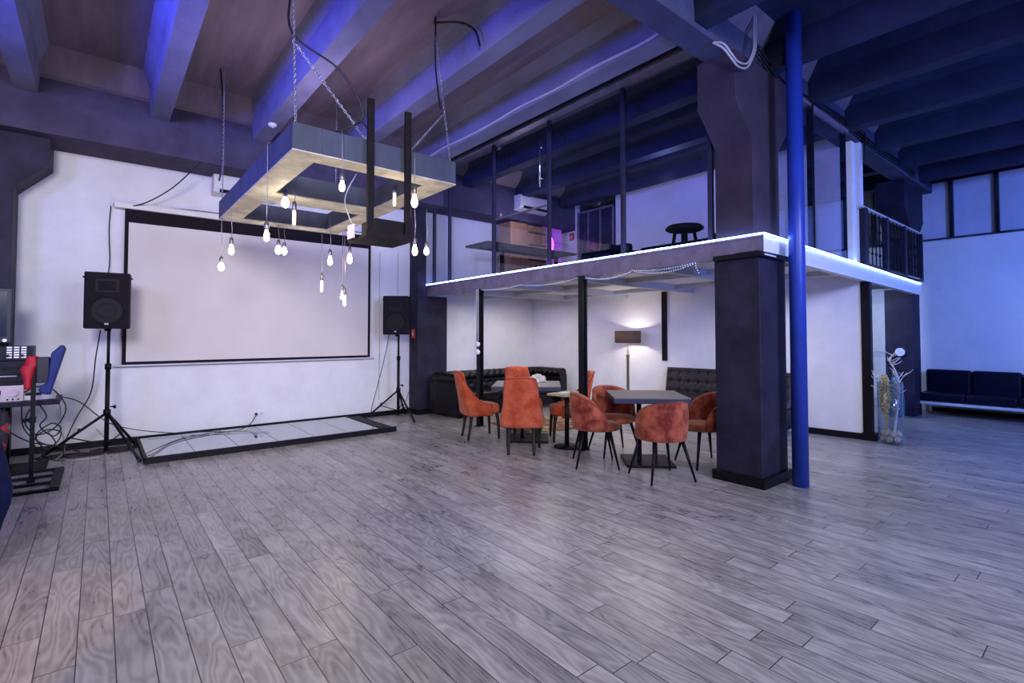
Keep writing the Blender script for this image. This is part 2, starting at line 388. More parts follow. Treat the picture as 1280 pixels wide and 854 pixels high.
c0=(5.0,2.25); cl=(xf_(8.69),8.69); cr=(11.62,yf(11.62))
m=MB(); strip(m,[cl,c0],0,.09,-.20,-.012); strip(m,[cl,c0],-.012,.016,-.215,-.195); strip(m,[cl,c0],-.01,.016,-.03,-.012)
struct(m.build('trim_fascia_long',M['steel'],bevel=.003))
m=MB(); strip(m,[c0,cr],0,.09,-.20,-.012); strip(m,[c0,cr],-.012,.02,-.21,-.195)
struct(m.build('trim_fascia_short',M['white'],bevel=.003))
# joists under the deck
m=MB()
for k in range(1,5):
    x=5.0+1.3*k
    y0=yf(x)+.1
    for a,b in ((x-.04,x+.04),): 
        vs=[];P=[(a,y0),(b,y0),(b,8.6),(a,8.6)]
        if x>8.2: P=[(a,y0),(b,y0),(b,8.6),(a,8.6)]
        vs=[(px,py,zt(px,py)-.17) for px,py in P]+[(px,py,zt(px,py)-.095) for px,py in P]
        m.add(vs,[(3,2,1,0),(4,5,6,7),(0,1,5,4),(1,2,6,5),(2,3,7,6),(3,0,4,7)])
for k in range(1,5):
    y=2.3+1.32*k; P=[(5.06,y-.05),(11.5,y-.05),(11.5,y+.05),(5.06,y+.05)]
    vs=[(px,py,zt(px,py)-.205) for px,py in P]+[(px,py,zt(px,py)-.095) for px,py in P]
    m.add(vs,[(3,2,1,0),(4,5,6,7),(0,1,5,4),(1,2,6,5),(2,3,7,6),(3,0,4,7)])
struct(m.build('trim_joists',M['joist']))
# LED strip along the deck edge
m=MB(); pts=[(cl[0]-.006,8.585,zt(cl[0],8.585)+.002)]
for k in range(12,-1,-1):
    y=2.25+6.3*k/12; pts.append((xf_(y)-.008,y,zt(xf_(y),y)+.002))
pts.append((4.992,2.242,zt(5,2.25)+.002))
for k in range(1,12):
    x=5+6.6*k/11; pts.append((x,yf(x)-.008,zt(x,yf(x))+.002))
m.tube(pts,.0075,6)
tag(m.build('light_strip',M['led']),'thin glowing blue-white light strip along the mezzanine edge','light strip')

# steel posts under deck
def post(x,y,label):
    t=thing('steel_post',label,'post',(x,y,0),0)
    z1=zt(x,y)-.205
    m=MB(); m.box(-.045,-.015,-.04,.04,.0,z1); m.box(.015,.045,-.04,.04,0,z1); m.box(-.015,.015,.01,.04,0,z1); m.build('post_channel',M['black'],t,bevel=.003)
    m=MB(); m.box(-.07,.07,-.06,.06,0,.008); m.build('base_plate',M['black'],t)
    m=MB(); m.box(-.06,.06,-.05,.05,z1-.01,z1); m.build('top_plate',M['black'],t)
    return t
post(4.83,6.74,'slim black steel post hung with beads, beside the high-backed orange chair')
post(4.88,4.52,'slim black steel post standing between the two dining tables')

# glass partitions upstairs
def glass_front():
    t=thing('glass_partition','long dark-framed glass partition along the mezzanine with a glass door in it','glass partition',(5.05,2.3,0))
    X0=.0
    def fx(y): return xf_(y)-5.0+.03
    yl=[6.40,8.66]; 
    mull=[8.30,7.79,6.52,5.26,3.97,2.83]
    zb=2.47; ztp=4.57
    for y in mull:
        x=fx(y); m=MB(); m.box(x-.02,x+.03,y-2.3-.025,y-2.3+.025,zt(5,y),ztp if y<7.8 else 3.86+.7); m.build('mullion',M['mull'],t,bevel=.003)
    m=MB(); m.box(fx(8.3)-.02,fx(2.8)+.03,2.83-2.3,8.3-2.3,ztp,ztp+.035)
    m.build('top_rail',M['steel'],t,bevel=.003)
    segs=[(8.66,8.30),(8.275,7.815),(7.765,6.545),(5.235,3.995),(3.945,2.855)]
    for a,b in segs:
        z1=ztp if a<8.3 else 3.85
        x=(fx(a)+fx(b))/2+.005
        MB().box(x-.004,x+.004,b-2.3,a-2.3,max(zt(5,a),zt(5,b)),z1).build('pane',M['glassp'],t)
    # door leaf + fixed lower pane
    x=fx(5.9)+.005
    MB().box(x-.004,x+.004,5.285-2.3,6.495-2.3,2.46,3.335).build('pane',M['glassp'],t)
    d=MB().box(x-.004,x+.004,5.30-2.3,6.48-2.3,3.37,ztp-.02).build('door',M['glassp'],t)
    m=MB(); m.box(x-.014,x+.014,5.285-2.3,6.495-2.3,3.335,3.36); m.build('transom',M['steel'],t)
    m=MB(); m.cyl((x-.06,5.37-2.3,3.62),(x-.06,5.37-2.3,4.31),.012); m.cyl((x-.06,5.37-2.3,3.75),(x,5.37-2.3,3.75),.009); m.cyl((x-.06,5.37-2.3,4.20),(x,5.37-2.3,4.20),.009)
    m.build('door_handle',M['chrome'],d)
    for z0 in (3.37,ztp-.09):
        m=MB(); m.box(x-.012,x+.012,6.36-2.3,6.48-2.3,z0,z0+.06); m.build('hinge_clamp',M['chrome'],d,bevel=.002)
glass_front()
# header above the glass (painted board up to the deck)
struct(MB().box(5.0,5.10,2.76,8.0,4.605,4.75).build('trim_glass_header',M['conc']))
def glass_side():
    t=thing('glass_partition','short glass partition right of the blue pole with a pale end jamb','glass partition',(5.6,2.3,0))
    def fy(x): return yf(x)-2.3+.10
    mull=[(6.57,.07),(7.76,.05)]
    for x,w in mull:
        m=MB(); m.box(x-5.6-w/2,x-5.6+w/2,fy(x)-.03,fy(x)+.03,zt(x,2.3),4.25); m.build('mullion',M['black'],t,bevel=.003)
    m=MB(); m.box(-.02,2.2,fy(6.6)-.03,fy(6.6)+.03,4.21,4.25); m.build('top_rail',M['steel'],t)
    for a,b in ((5.6,6.53),(6.61,7.73)):
        MB().box(a-5.6,b-5.6,fy(a)-.004,fy(a)+.004,zt(a,2.3)-.0,4.21).build('pane',M['glassp'],t)
    x=8.03; m=MB(); m.box(x-5.6-.10,x-5.6+.04,fy(x)-.06,fy(x)+.04,zt(x,2.3),4.14); m.build('jamb',M['white'],t,bevel=.004)
glass_side()
# railing with wrought iron balusters
def railing():
    t=thing('balcony_railing','dark wrought iron balcony railing at the far right end of the mezzanine','railing',(8.35,2.4,2.43))
    L=3.22
    m=MB(); 
    m.box(0,L,-.03,.03,.86,.885); m.build('top_rail',M['joist'],t)
    m=MB(); m.box(0,L,-.02,.02,.05,.075); m.build('bottom_rail',M['black'],t)
    for x,w in ((.12,.11),(1.12,.07),(2.1,.07),(3.15,.07)):
        m=MB(); m.box(x-w/2,x+w/2,-.04,.04,0,.87); m.build('post',M['winframe'],t,bevel=.004)
    n=17
    for k in range(1,n):
        x=.12+k*(L-.2)/n
        if min(abs(x-q) for q in (.12,1.12,2.1,3.15))<.07: continue
        m=MB(); m.cyl((x,0,.07),(x,0,.86),.008,n=6)
        # scrolls
        for s in (-1,1):
            pts=[]
            for i in range(13):
                a=i/12*1.6*PI; r=.05*(1-i/16)
                pts.append((x+s*(.05-r*math.cos(a)),0,.42+r*math.sin(a)*1.6))
            m.tube(pts,.006,4)
        m.sphere((x,0,.60),.02,8,5,1.5); m.sphere((x,0,.25),.018,8,5,1.5)
        m.build('baluster',M['black'],t)
railing()

# upstairs interior
struct(MB().box(8.42,8.54,2.42,6.85,2.47,4.46).build('wall_mezzanine_side',M['wall']))
struct(MB().box(4.77,8.42,8.60,8.70,2.39,3.90).build('wall_mezzanine_far',M['wall']))
struct(MB().box(8.40,8.50,7.95,8.60,2.39,4.46).build('wall_mezzanine_strip',M['wall']))
struct(MB().box(8.55,11.4,6.0,6.1,2.4,4.75).build('wall_corridor_shade',M['wall_gray']))  # dark wall standing in for the shade of the upstairs corridor
t=thing('partition_frame','dark glazed frame standing open upstairs behind the glass, beside the white wall','glazed frame',(8.40,6.90,2.40))
m=MB()
for y in (0,.35,.70,1.0): m.box(-.02,.02,y-.018,y+.018,0,1.82)
m.box(-.02,.02,-.018,1.018,1.80,1.84); m.box(-.02,.02,-.018,1.018,0,.05); m.build('frame',M['steel'],t)
MB().box(.005,.02,0,1.0,.05,1.8).build('dark_pane',M['upane'],t)
# AC upstairs, AC on screen wall
def ac(name,label,loc,rz,w=.84):
    t=thing(name,label,'air conditioner',loc,rz)
    m=MB(); m.prism([(0,0),(-.20,.03),(-.235,.10),(-.225,.29),(-.19,.315),(0,.315)],-w/2,w/2,'x'); m.build('body',M['offwhite'],t,bevel=.012)
    m=MB(); m.prism([(-.205,.035),(-.237,.075),(-.242,.073),(-.210,.03)],-w/2+.08,w/2-.08,'x'); m.build('air_flap',M['matte'],t)
    return t
ac('air_conditioner','white wall air conditioner high on the screen wall above the projection screen',(1.69,8.7,3.56),0)
ac('air_conditioner','white air conditioner hanging upstairs behind the glass door',(7.0,8.0,4.03),0,.84)
# cabinets upstairs
t=thing('tall_cabinet','orange-brown wooden cabinet standing upstairs behind the glass','cabinet',(6.45,8.15,2.41))
m=MB(); m.box(0,.45,-.2,.2,0,1.38); m.build('body',M['cab'],t,bevel=.006)
m=MB(); m.box(.46,1.0,-.2,.2,0,1.36); m.build('shelf_section',M['cab'],t,bevel=.006)
for z in (.3,.62,.94,1.2): MB().box(.48,.98,-.215,-.2005,z,z+.03).build('shelf_edge',M['wood'],t)
t=thing('neon_sign','small glowing magenta neon picture on a violet board upstairs beside the wooden cabinet','neon sign',(7.50,8.1,2.42))
MB().box(0,.58,.02,.05,.55,1.42).build('board',M['neonb'],t,bevel=.004)
m=MB(); 
for a in range(3):
    pts=[(.22+(.085-.025*a)*math.cos(2*PI*i/16)*(.8+.2*math.sin(3*2*PI*i/16+a)),.0,.98+(.24-.06*a)*math.sin(2*PI*i/16)) for i in range(17)]
    m.tube(pts,.013,6)
m.build('neon_tube',M['neon'],t)
t=thing('upstairs_table','long dark table seen upstairs through the glass','table',(6.5,7.5,2.42))
m=MB(); m.box(-1.22,1.05,-.35,.35,.68,.72); m.build('tabletop',M['matte'],t,bevel=.005)
for x in (-.62,.8):
    MB().cyl((x,0,0),(x,0,.68),.045,n=12).build('leg',M['black'],t); 
t=thing('lounge_stool','dark round stool standing at the mezzanine edge near the column','stool',(5.55,3.45,2.46))
m=MB(); m.lathe([(0.001,.30),(.20,.30),(.225,.315),(.225,.335),(.20,.36),(0.001,.365)],(0,0,0),28); m.build('seat',M['matte'],t)
for k in range(4):
    a=k*PI/2+.4; MB().cyl((.16*math.cos(a),.16*math.sin(a),0),(.11*math.cos(a),.11*math.sin(a),.30),.018,.022).build('leg',M['black'],t)
def puff(loc,label,w,l):
    t=thing('lounge_armchair',label,'armchair',loc)
    m=MB(); m.box(-w/2,w/2,-l/2,l/2,.04,.20); m.build('seat',M['navyleather'],t,bevel=.04,seg=3)
    m=MB(); m.box(w/2-.12,w/2,-l/2,l/2,.20,.36); m.build('backrest',M['navyleather'],t,bevel=.04,seg=3)
    for s in (-1,1): MB().box(-w/2,w/2-.13,s*l/2-.06*(s>0)-.0,s*l/2+.06*(s<0),.20,.30).build('armrest',M['navyleather'],t,bevel=.02,seg=3)
puff((5.62,4.75,2.43),'dark upholstered armchair upstairs behind the glass left of the round stool',.55,.55)
puff((6.15,3.95,2.44),'low dark couch upstairs behind the round stool',.6,1.5)

# downlights under deck
def downlight(x,y,label):
    t=thing('ceiling_spot',label,'ceiling spot',(x,y,zt(x,y)-.10))
    MB().lathe([(.07,0),(.075,-.012),(.055,-.035),(.05,-.06),(.001,-.06)],(0,0,0),16).build('housing',M['chrome'],t)
    MB().lathe([(.04,-.061),(.001,-.064)],(0,0,0),14).build('lens',M['offwhite'],t)
downlight(5.45,7.9,'small round ceiling spot under the mezzanine nearest the corner pillar')
downlight(5.42,4.65,'small round ceiling spot under the mezzanine above the first dining table')
downlight(5.42,3.42,'small round ceiling spot under the mezzanine nearest the big column')

# bead garland
def catenary(a,b,sag,n=14):
    a=Vector(a);b=Vector(b);return [a.lerp(b,i/n)-Vector((0,0,sag*4*(i/n)*(1-i/n))) for i in range(n+1)]
pp=[]
for y0,y1,s in ((6.72,5.75,.03),(5.75,4.6,.045),(4.6,3.75,.05),(3.75,2.95,.06)):
    pp+=catenary((xf_(y0)-.03,y0,zt(5,y0)-.215),(xf_(y1)-.03,y1,zt(5,y1)-.215),s)
pp+=[Vector((4.93,2.93,2.20)),Vector((4.95,2.9,2.12))]
m=MB()
for a,b in zip(pp[:-1],pp[1:]):
    n=max(1,int((b-a).length/.022))
    for i in range(n): m.sphere(a.lerp(b,i/n),.0085,6,4)
pp2=[]
for y0,y1,s in ((4.5,3.75,.07),(3.75,2.95,.03)):
    q=catenary((xf_(y0)-.04,y0,zt(5,y0)-.21),(xf_(y1)-.04,y1,zt(5,y1)-.21),s)
    for a,b in zip(q[:-1],q[1:]):
        n=max(1,int((b-a).length/.022))
        for i in range(n): m.sphere(a.lerp(b,i/n),.0085,6,4)
tag(m.build('bead_garland',M['garland'],weld=False),'white beaded garland swooping along the underside of the mezzanine edge','garland')
for dy,z1,l in ((-.02,1.38,'longer'),(.025,1.50,'shorter')):
    z=zt(5,6.7)-.22; m=MB()
    while z>z1: m.sphere((4.745,6.70+dy,z),.009,6,4); z-=.017
    tag(m.build('hanging_beads',M['garland'],weld=False),'%s strand of white beads hanging down the left steel post'%l,'bead strand')
for z,l in ((1.325,'upper'),(1.20,'lower')):
    t=thing('bauble','%s white round bauble hanging against the left steel post'%l,'bauble',(4.745,6.69,z))
    MB().sphere((0,0,0),.042,14,10).build('ball',M['garland'],t); MB().cyl((0,0,.04),(0,0,.06),.01,n=8).build('cap',M['chrome'],t)

# ------------------------------------------------------------------ projection screen
t=thing('projection_screen','large white pull-down projection screen with black border on the far wall','projection screen',(.25,8.69,1.05))
m=MB(); m.box(-.12,3.62,-.10,0,2.15,2.235); m.build('case',M['offwhite'],t,bevel=.01)
m=MB(); m.box(0,3.52,-.052,-.048,.03,2.15); m.build('border',M['scrblack'],t)
m=MB(); m.box(.045,3.475,-.056,-.0525,.065,1.97); m.build('screen_surface',M['screen'],t)
m=MB(); m.box(-.10,3.60,-.065,-.035,.0,.025); m.build('bottom_bar',M['joist'],t,bevel=.004)

# ------------------------------------------------------------------ speakers + stands
def speaker_local(w,d,h):
    hw=w/2
    return [(-hw,-d/2+.0),(hw,-d/2),(hw,d*.15),(hw*.62,d/2),(-hw*.62,d/2),(-hw,d*.15)]
def speaker(label,loc,rz,w=.44,d=.36,h=.68,lined=True):
    t=thing('loudspeaker',label,'loudspeaker',loc,rz)
    m=MB(); m.prism(speaker_local(w,d,h),0,h); m.build('cabinet',M['case'],t,bevel=.015,seg=3)
    m=MB(); m.box(-w/2+.015,w/2-.015,-d/2-.012,-d/2+.002,.02,h-.02); g=m.build('grille',M['grille'],t,bevel=.008)
    m=MB()
    y=-d/2-.014
    for r0,r1 in ((.155,.17),(.075,.088)):
        pts=[(r1*math.cos(2*PI*i/40),y,.215+r1*math.sin(2*PI*i/40)) for i in range(41)]; m.tube(pts,.006,5)
    m.build('woofer_ring',M['cone'],t)
    m=MB(); m.cyl((0,y+.001,.215),(0,y-.003,.215),.15,n=40); m.build('woofer',M['cone'],t)
    m=MB(); m.box(-.115,.115,y-.004,y+.002,.435,.60); m.build('horn',M['cone'],t,bevel=.004)
    m=MB(); m.box(-.085,.085,y-.008,y-.003,.46,.575); m.box(-.03,.03,y-.010,y-.004,.49,.545); m.build('horn_throat',M['grille'],t)
    m=MB(); m.box(-.020,-.004,y-.006,y,.045,.065); m.box(.0,.016,y-.006,y,.045,.065); m.build('badge',M['joist'],t)
    for s in (-1,1):
        MB().cyl((s*(w/2-.0),-.10,h-.06),(s*(w/2+.02),-.10,h-.06),.012,n=10).build('rigging_bolt',M['black'],t)
    m=MB(); m.cyl((0,0,-.03),(0,0,0),.035,n=14); m.build('pole_socket',M['black'],t)
    return t
def tripod(label,loc,top,apex,feet,knob_z,foot_z=0):
    t=thing('speaker_stand',label,'speaker stand',loc)
    MB().cyl((0,0,.06),(0,0,apex+.60),.024,n=14).build('pole',M['black'],t)
    MB().cyl((0,0,apex+.55),(0,0,top),.017,n=12).build('inner_pole',M['black'],t)
    MB().cyl((0,0,apex+.53),(0,0,apex+.60),.034,n=14).build('collar',M['black'],t); MB().cyl((0,0,apex-.03),(0,0,apex+.04),.038,n=14).build('collar',M['black'],t)
    m=MB(); m.cyl((.03,0,knob_z),(.075,-.01,knob_z),.008,n=8); m.cyl((.06,-.01,knob_z-.005),(.085,-.015,knob_z),.02,n=10); m.build('knob',M['black'],t)
    for fx,fy in feet:
        l=MB(); a=Vector((0,0,apex)); b=Vector((fx,fy,.02)); l.cyl(a+(b-a)*.03,b,.016,n=10); lg=l.build('leg',M['black'],t)
        d=(b-a).normalized(); MB().cyl(b-d*.05,Vector((fx*1.01,fy*1.01,.004)),.02,n=10).build('rubber_foot',M['rubber'],lg)
        MB().cyl((0,0,.14),tuple(a.lerp(b,.55)),.008,n=6).build('brace',M['black'],t)
    return t
tripod('black tripod stand under the left loudspeaker beside the mirrored platform',(.10,7.98,0),1.55,.53,[(-.62,.19),(.30,-.62),(.32,.43)],.60)
speaker('black loudspeaker on the left tripod stand, in front of the screen edge',(.09,8.0,1.56),-.08)
tripod('black tripod stand under the right loudspeaker beside the corner pillar',(4.13,8.24,0),1.47,.50,[(.02,-.56),(-.50,.24),(.30,.32)],.58)
speaker('black loudspeaker on the right tripod stand beside the corner pillar',(4.12,8.28,1.48),-.62,.44,.36,.68)

# ------------------------------------------------------------------ mirrored platform
t=thing('mirrored_platform','low black-edged platform topped with mirror tiles along the screen wall','platform',(.43,7.17,0))
m=MB(); m.box(0,3.14,0,1.46,0,.055); m.build('base_frame',M['matte'],t,bevel=.003)
for k in range(6):
    x0=.03+k*.475; MB().box(x0+.0035,x0+.4715,.05,1.42,.055,.068).build('mirror_tile',M['mirror'],t)
m=MB(); m.box(2.895,2.94,.03,1.44,.055,.075); m.box(0,3.14,0,.035,.05,.075); m.box(0,.022,.0,1.44,.05,.072); m.build('edge_trim',M['matte'],t,bevel=.002)

# ------------------------------------------------------------------ chandelier
zb,zh=2.88,.215
t=thing('frame_chandelier','large rectangular board-built pendant frame with a crosspiece, hung on chains from the ceiling','chandelier',(1.10,3.95,zb))
def beam_part(x0,x1,y0,y1,name='frame_board'):
    o=MB().box(x0,x1,y0,y1,.012,zh).build(name,M['rawface'],t,bevel=.003)
    MB().box(x0,x1,y0,y1,0,.0115).build('underside_board',M['raw'],o)
beam_part(0,.22,0,3.0); beam_part(1.23,1.45,0,3.0)
beam_part(.22,1.23,0,.20); beam_part(.22,1.23,2.80,3.0); beam_part(.22,1.23,1.35,1.72,'crosspiece')
def chain_mb(a,b,link=.034,r=.0035):
    m=MB(); a=Vector(a);b=Vector(b);d=(b-a); n=int(d.length/(link*.75)); d.normalize()
    u=d.orthogonal().normalized(); w=d.cross(u)
    for i in range(n):
        c=a.lerp(b,(i+.5)/n); s=u if i%2 else w
        pts=[c+d*(link*.5*math.cos(2*PI*k/8))+s*(link*.27*math.sin(2*PI*k/8)) for k in range(9)]
        m.tube(pts,r,4)
    return m
base=Vector((1.10,3.95,zb))
def loc(p): return Vector(p)-base
for a,b in (((1.13,6.92,4.74),(1.13,6.92,zb+zh)),((1.155,4.22,4.74),(1.13,3.98,zb+zh)),((2.58,4.40,4.62),(2.52,4.0,zb+zh)),((2.55,4.20,3.62),(2.10,4.03,zb+zh)),((1.15,4.15,3.82),(1.75,4.05,zb+zh)),((2.5,6.9,4.74),(2.5,6.9,zb+zh))):
    chain_mb(loc(a),loc(b)).build('chain',M['chain'],t)
for pts in ([(2.62,4.48,4.70),(2.57,4.36,4.66),(2.58,4.38,4.2),(2.55,4.22,3.65)],[(1.10,7.0,4.74),(1.12,6.93,4.3),(1.125,6.93,3.6),(1.10,6.97,3.35)],[(1.14,4.25,4.74),(1.15,4.22,4.3),(1.13,4.1,3.85),(1.45,3.95,3.60),(1.65,3.95,3.30),(1.5,4.02,3.15),(1.35,4.0,3.10)]):
    m=MB(); 
    P=[loc(p) for p in pts]
    # smooth
    S=[]
    for i in range(len(P)-1):
        p0=P[max(i-1,0)];p1=P[i];p2=P[i+1];p3=P[min(i+2,len(P)-1)]
        for k in range(6):
            u=k/6; S.append(.5*((2*p1)+(-p0+p2)*u+(2*p0-5*p1+4*p2-p3)*u*u+(-p0+3*p1-3*p2+p3)*u**3))
    S.append(P[-1]); m.tube(S,.009,6); m.build('power_cable',M['rubber'],t)

def smooth(P,k=6):
    P=[Vector(p) for p in P]; S=[]
    for i in range(len(P)-1):
        p0=P[max(i-1,0)];p1=P[i];p2=P[i+1];p3=P[min(i+2,len(P)-1)]
        for j in range(k):
            u=j/k; S.append(.5*((2*p1)+(-p0+p2)*u+(2*p0-5*p1+4*p2-p3)*u*u+(-p0+3*p1-3*p2+p3)*u**3))
    S.append(P[-1]); return S
def cable(pts,r,name,label,m='rubber',cat='cable',group=None):
    b=MB(); b.tube(smooth(pts),r,6); return tag(b.build(name,M[m]),label,cat,group)

# --- pendant bulbs; camera projection numbers used for placing: (x,y) world, z of socket top, z of bulb bottom
F_=633.0; yaw=math.radians(39.23); pit=math.radians(1.687)
Fv=Vector((math.sin(yaw)*math.cos(pit),math.cos(yaw)*math.cos(pit),math.sin(pit))); Rv=Vector((math.cos(yaw),-math.sin(yaw),0)); Uv=Rv.cross(Fv)
def at(px,py,Y):
    d=Fv+Rv*((px-640)/F_)-Uv*((py-398.4)/F_); k=Y/d.y
    return Vector((d.x*k,Y,1.5+d.z*k))
shapes={
 'round':[(.001,-.001),(.012,.0),(.027,.012),(.034,.03),(.032,.048),(.022,.07),(.014,.085)],
 'tear':[(.001,0),(.012,.001),(.026,.014),(.033,.036),(.031,.06),(.021,.095),(.014,.12)],
 'tube':[(.001,0),(.010,.002),(.015,.012),(.0155,.06),(.0155,.11),(.014,.125),(.012,.13)]}
bulbs=[ # px, socket top, bulb bottom, Y, kind, label
 (276.5,321,339,6.85,'round','small round bulb on a long cord at the far left corner of the frame'),
 (289,297,319,6.40,'tear','teardrop bulb second from the left, hung beside the far left corner bulb'),
 (333,278,302,4.55,'tear','large teardrop bulb, its cord running down the outer left side of the frame'),
 (348,300,318,6.80,'round','left one of two close glowing bulbs under the far side of the frame'),
 (355.3,303,319,6.95,'round','right one of two close glowing bulbs under the far side of the frame'),
 (356.5,238,260,5.25,'round','small bright bulb hanging high inside the near opening of the frame, left side'),
 (367.5,252,282,5.0,'tube','slim tube bulb hanging high inside the near opening of the frame'),
 (427.5,217,240,3.90,'tear','bright star-like bulb hanging highest from the near board of the frame'),
 (402,342,365,6.90,'tube','slim tube bulb hanging low in front of the projection screen'),
 (412.5,312,332,6.0,'tear','bulb on a long cord just right of the low slim tube bulb'),
 (437,308,330,6.5,'tear','bulb near the right edge of the projection screen, left of the projector shelf'),
 (430.5,360,383,6.6,'tube','lowest hanging bulb of the whole pendant, one of a twisted pair'),
 (428,357,375,6.7,'tear','shorter bulb of the twisted lowest pair'),
 (493,232,258,4.4,'tube','slim tube bulb between the two dark steel bars above the projector shelf'),
 (518,232,260,3.90,'tear','large teardrop bulb right of the dark steel bars, high up'),
 (518.5,297,320,4.6,'tear','teardrop bulb hanging below the large one right of the projector shelf'),
 (533,303,319,4.9,'round','rightmost small bulb of the pendant, closest to the mezzanine')]
for i,(px,y0,y1,Y,kind,label) in enumerate(bulbs):
    p1=at(px,y1,Y); p0=at(px,y0,Y); H=p0.z-p1.z
    t=thing('pendant_bulb',label,'light bulb',tuple(p1),0,'bulbs of the frame pendant')
    pr=shapes[kind]; hb=H*.64; sc=hb/pr[-1][1]; rs=max(.85,min(1.35,sc))
    prof=[(r*rs,z*sc) for r,z in pr]
    mname='filament' if kind=='tube' else ('bulbw' if i in (0,3,4,5,7,9,16) else 'bulb')
    core=MB().lathe([(max(.0005,r*.82),z*.92+.004) for r,z in prof],(0,0,0),14).build('glowing_core',M[mname],t)
    MB().lathe(prof,(0,0,0),16).build('glass_envelope',M['bulbg'],t)
    MB().lathe([(.015,hb-.004),(.019,hb),(.021,hb+.01),(.020,H*.93),(.012,H),(.001,H)],(0,0,0),14).build('lamp_socket',M['nickel'],t)
    ztop=(zb+.0) if not(i in (2,7,14)) else zb+zh+.01
    m=MB(); top=ztop-p1.z
    if i==2: m.tube(smooth([(0,0,H),(0,0,top-.12),(.0,0,top-.02),(.03,0,top+.005)]),.004,5)
    elif i in (7,14): m.tube(smooth([(0,0,H),(0,0,top-.04),(0,.03,top)]),.004,5)
    else: m.tube(smooth([(0,0,H),(.006,0,H+(top-H)*.3),(-.004,0,H+(top-H)*.7),(0,0,top)]),.004,5)
    m.build('cord',M['nickel'],t)
    L=bpy.data.lights.new('bulb_light','POINT'); L.energy=3.0; L.color=(1,.84,.60); L.shadow_soft_size=.03
    lo=bpy.data.objects.new('bulb_light',L); C.objects.link(lo); lo.parent=t; lo.location=(0,0,-.035)

# projector shelf on two steel bars
t=thing('projector_bracket','two tall dark steel bars carrying a low shelf on the near side of the pendant','bracket',(1.67,3.90,2.30))
for x,z1 in ((0.0,1.12),(.335,1.10)):
    m=MB(); m.box(x-.005,x+.05,-.02,.012,0.0,z1); b=m.build('steel_bar',M['rust'],t,bevel=.003)
    m=MB()
    for z in (.15,.5,.82,1.0): m.cyl((x+.022,-.022,z),(x+.022,-.028,z),.008,n=8)
    m.build('bolt_head',M['black'],b)
m=MB(); m.box(-.02,.40,-.02,.36,-.02,.0); m.build('shelf',M['rust'],t,bevel=.003)
MB().box(-.02,.40,-.032,-.0205,-.02,.035).build('shelf_lip',M['rust'],t); MB().box(-.02,.40,.34,.36,0.0005,.06).build('shelf_lip',M['rust'],t)
MB().box(-.04,-.0205,.20,.32,.0,.12).build('junction_box',M['offwhite'],t,bevel=.003)['label']='small white box at the left end of the shelf'
t=thing('projector','dark box projector lying on the hanging steel shelf','projector',(1.87,4.05,2.302))
m=MB(); m.box(-.13,.14,-.14,.14,.008,.15); m.build('body',M['rust'],t,bevel=.012,seg=3)
MB().cyl((-.02,.14,.08),(-.02,.165,.08),.035,n=18).build('lens',M['cone'],t)
for x in (-.1,.1): MB().cyl((x,-.1,0),(x,-.1,.012),.012,n=8).build('foot',M['rubber'],t)
m=MB(); m.box(-.09,.09,-.143,-.139,.12,.13); m.build('vent',M['matte'],t)

cable([(1.62,4.1,2.42),(1.60,4.2,2.6),(1.66,4.3,2.75),(1.7,4.2,2.88)],.005,'projector_cable','thin cable looping from the white box up into the pendant frame','wcable')
cable([(1.75,3.95,zb+zh),(1.66,3.93,3.2),(1.60,3.93,3.22),(1.52,3.96,3.1)],.007,'power_cable','black cable arching over the near board left of the steel bars')

# wall/ceiling pipes
cable([(4.06,y,4.335+(.02 if int(y*2)%2 else 0)) for y in (7.9,7.2,6.6,6.0,5.4,4.8,4.2,3.6,3.0,2.72)],.016,'ceiling_conduit','long pale conduit running along the ceiling rib beside the glass','wcable','conduit')
for k in range(2):
    cable([(4.40,2.42,4.22),(4.44,2.34,4.19-.045*k),(4.52,2.30,4.10-.045*k),(4.64,2.30,4.07-.045*k),(4.82,2.30,4.12-.04*k),(4.95+.035*k,2.30,4.30),(5.0+.04*k,2.32,4.5),(5.02+.04*k,2.32,4.72)],.010,'looping_conduit',('upper','lower')[k]+' pale conduit bending around the top of the big column','wcable','conduit')
for k in range(3):
    cable([(5.1+.01*k,2.33,4.30+.05*k),(6.0,2.40,4.22+.05*k),(7.5,2.40,4.31+.05*k),(9.0,2.40,4.27+.05*k),(10.4,2.40,4.30+.05*k),(11.3,2.40,4.29+.05*k)],.012,'girder_cable',('lowest','middle','highest')[k]+' dark cable running along the girder to the far right column','rubber')
cable([(8.6,2.40,4.42),(8.5,2.38,4.25),(8.45,2.38,3.95)],.014,'drop_cable','short dark cable drooping off the girder above the pale jamb')
cable([(2.62,4.48,4.70),(2.75,4.2,4.62),(2.83,4.05,4.50),(2.86,4.0,4.33)],.012,'ceiling_cable','black cable crossing from the chain anchor to the third ceiling rib')
t=thing('smoke_detector','small round white smoke detector under the second ceiling rib','smoke detector',(1.75,7.20,4.30))
MB().lathe([(.055,0),(.055,-.02),(.045,-.035),(.001,-.04)],(0,0,0),20).build('housing',M['white'],t); MB().lathe([(.02,-.039),(.018,-.052),(.001,-.054)],(0,0,0),12).build('sensor',M['joist'],t)
cable([(.13,8.68,3.22),(.42,8.55,3.27),(.75,8.3,3.50),(1.05,8.02,3.86)],.008,'ceiling_cable','thin black cable drooping from the screen corner up to the wall beam')
cable([(.12,8.60,3.23),(1.0,8.60,3.29),(2.2,8.60,3.295),(3.7,8.60,3.29)],.006,'screen_cable','thin black cable lying along the top of the screen case')
cable([(.10,8.66,3.22),(.085,8.66,2.9),(.10,8.66,2.5),(.085,8.5,2.30)],.007,'screen_drop_cable','black cable dropping from the screen corner behind the left loudspeaker')
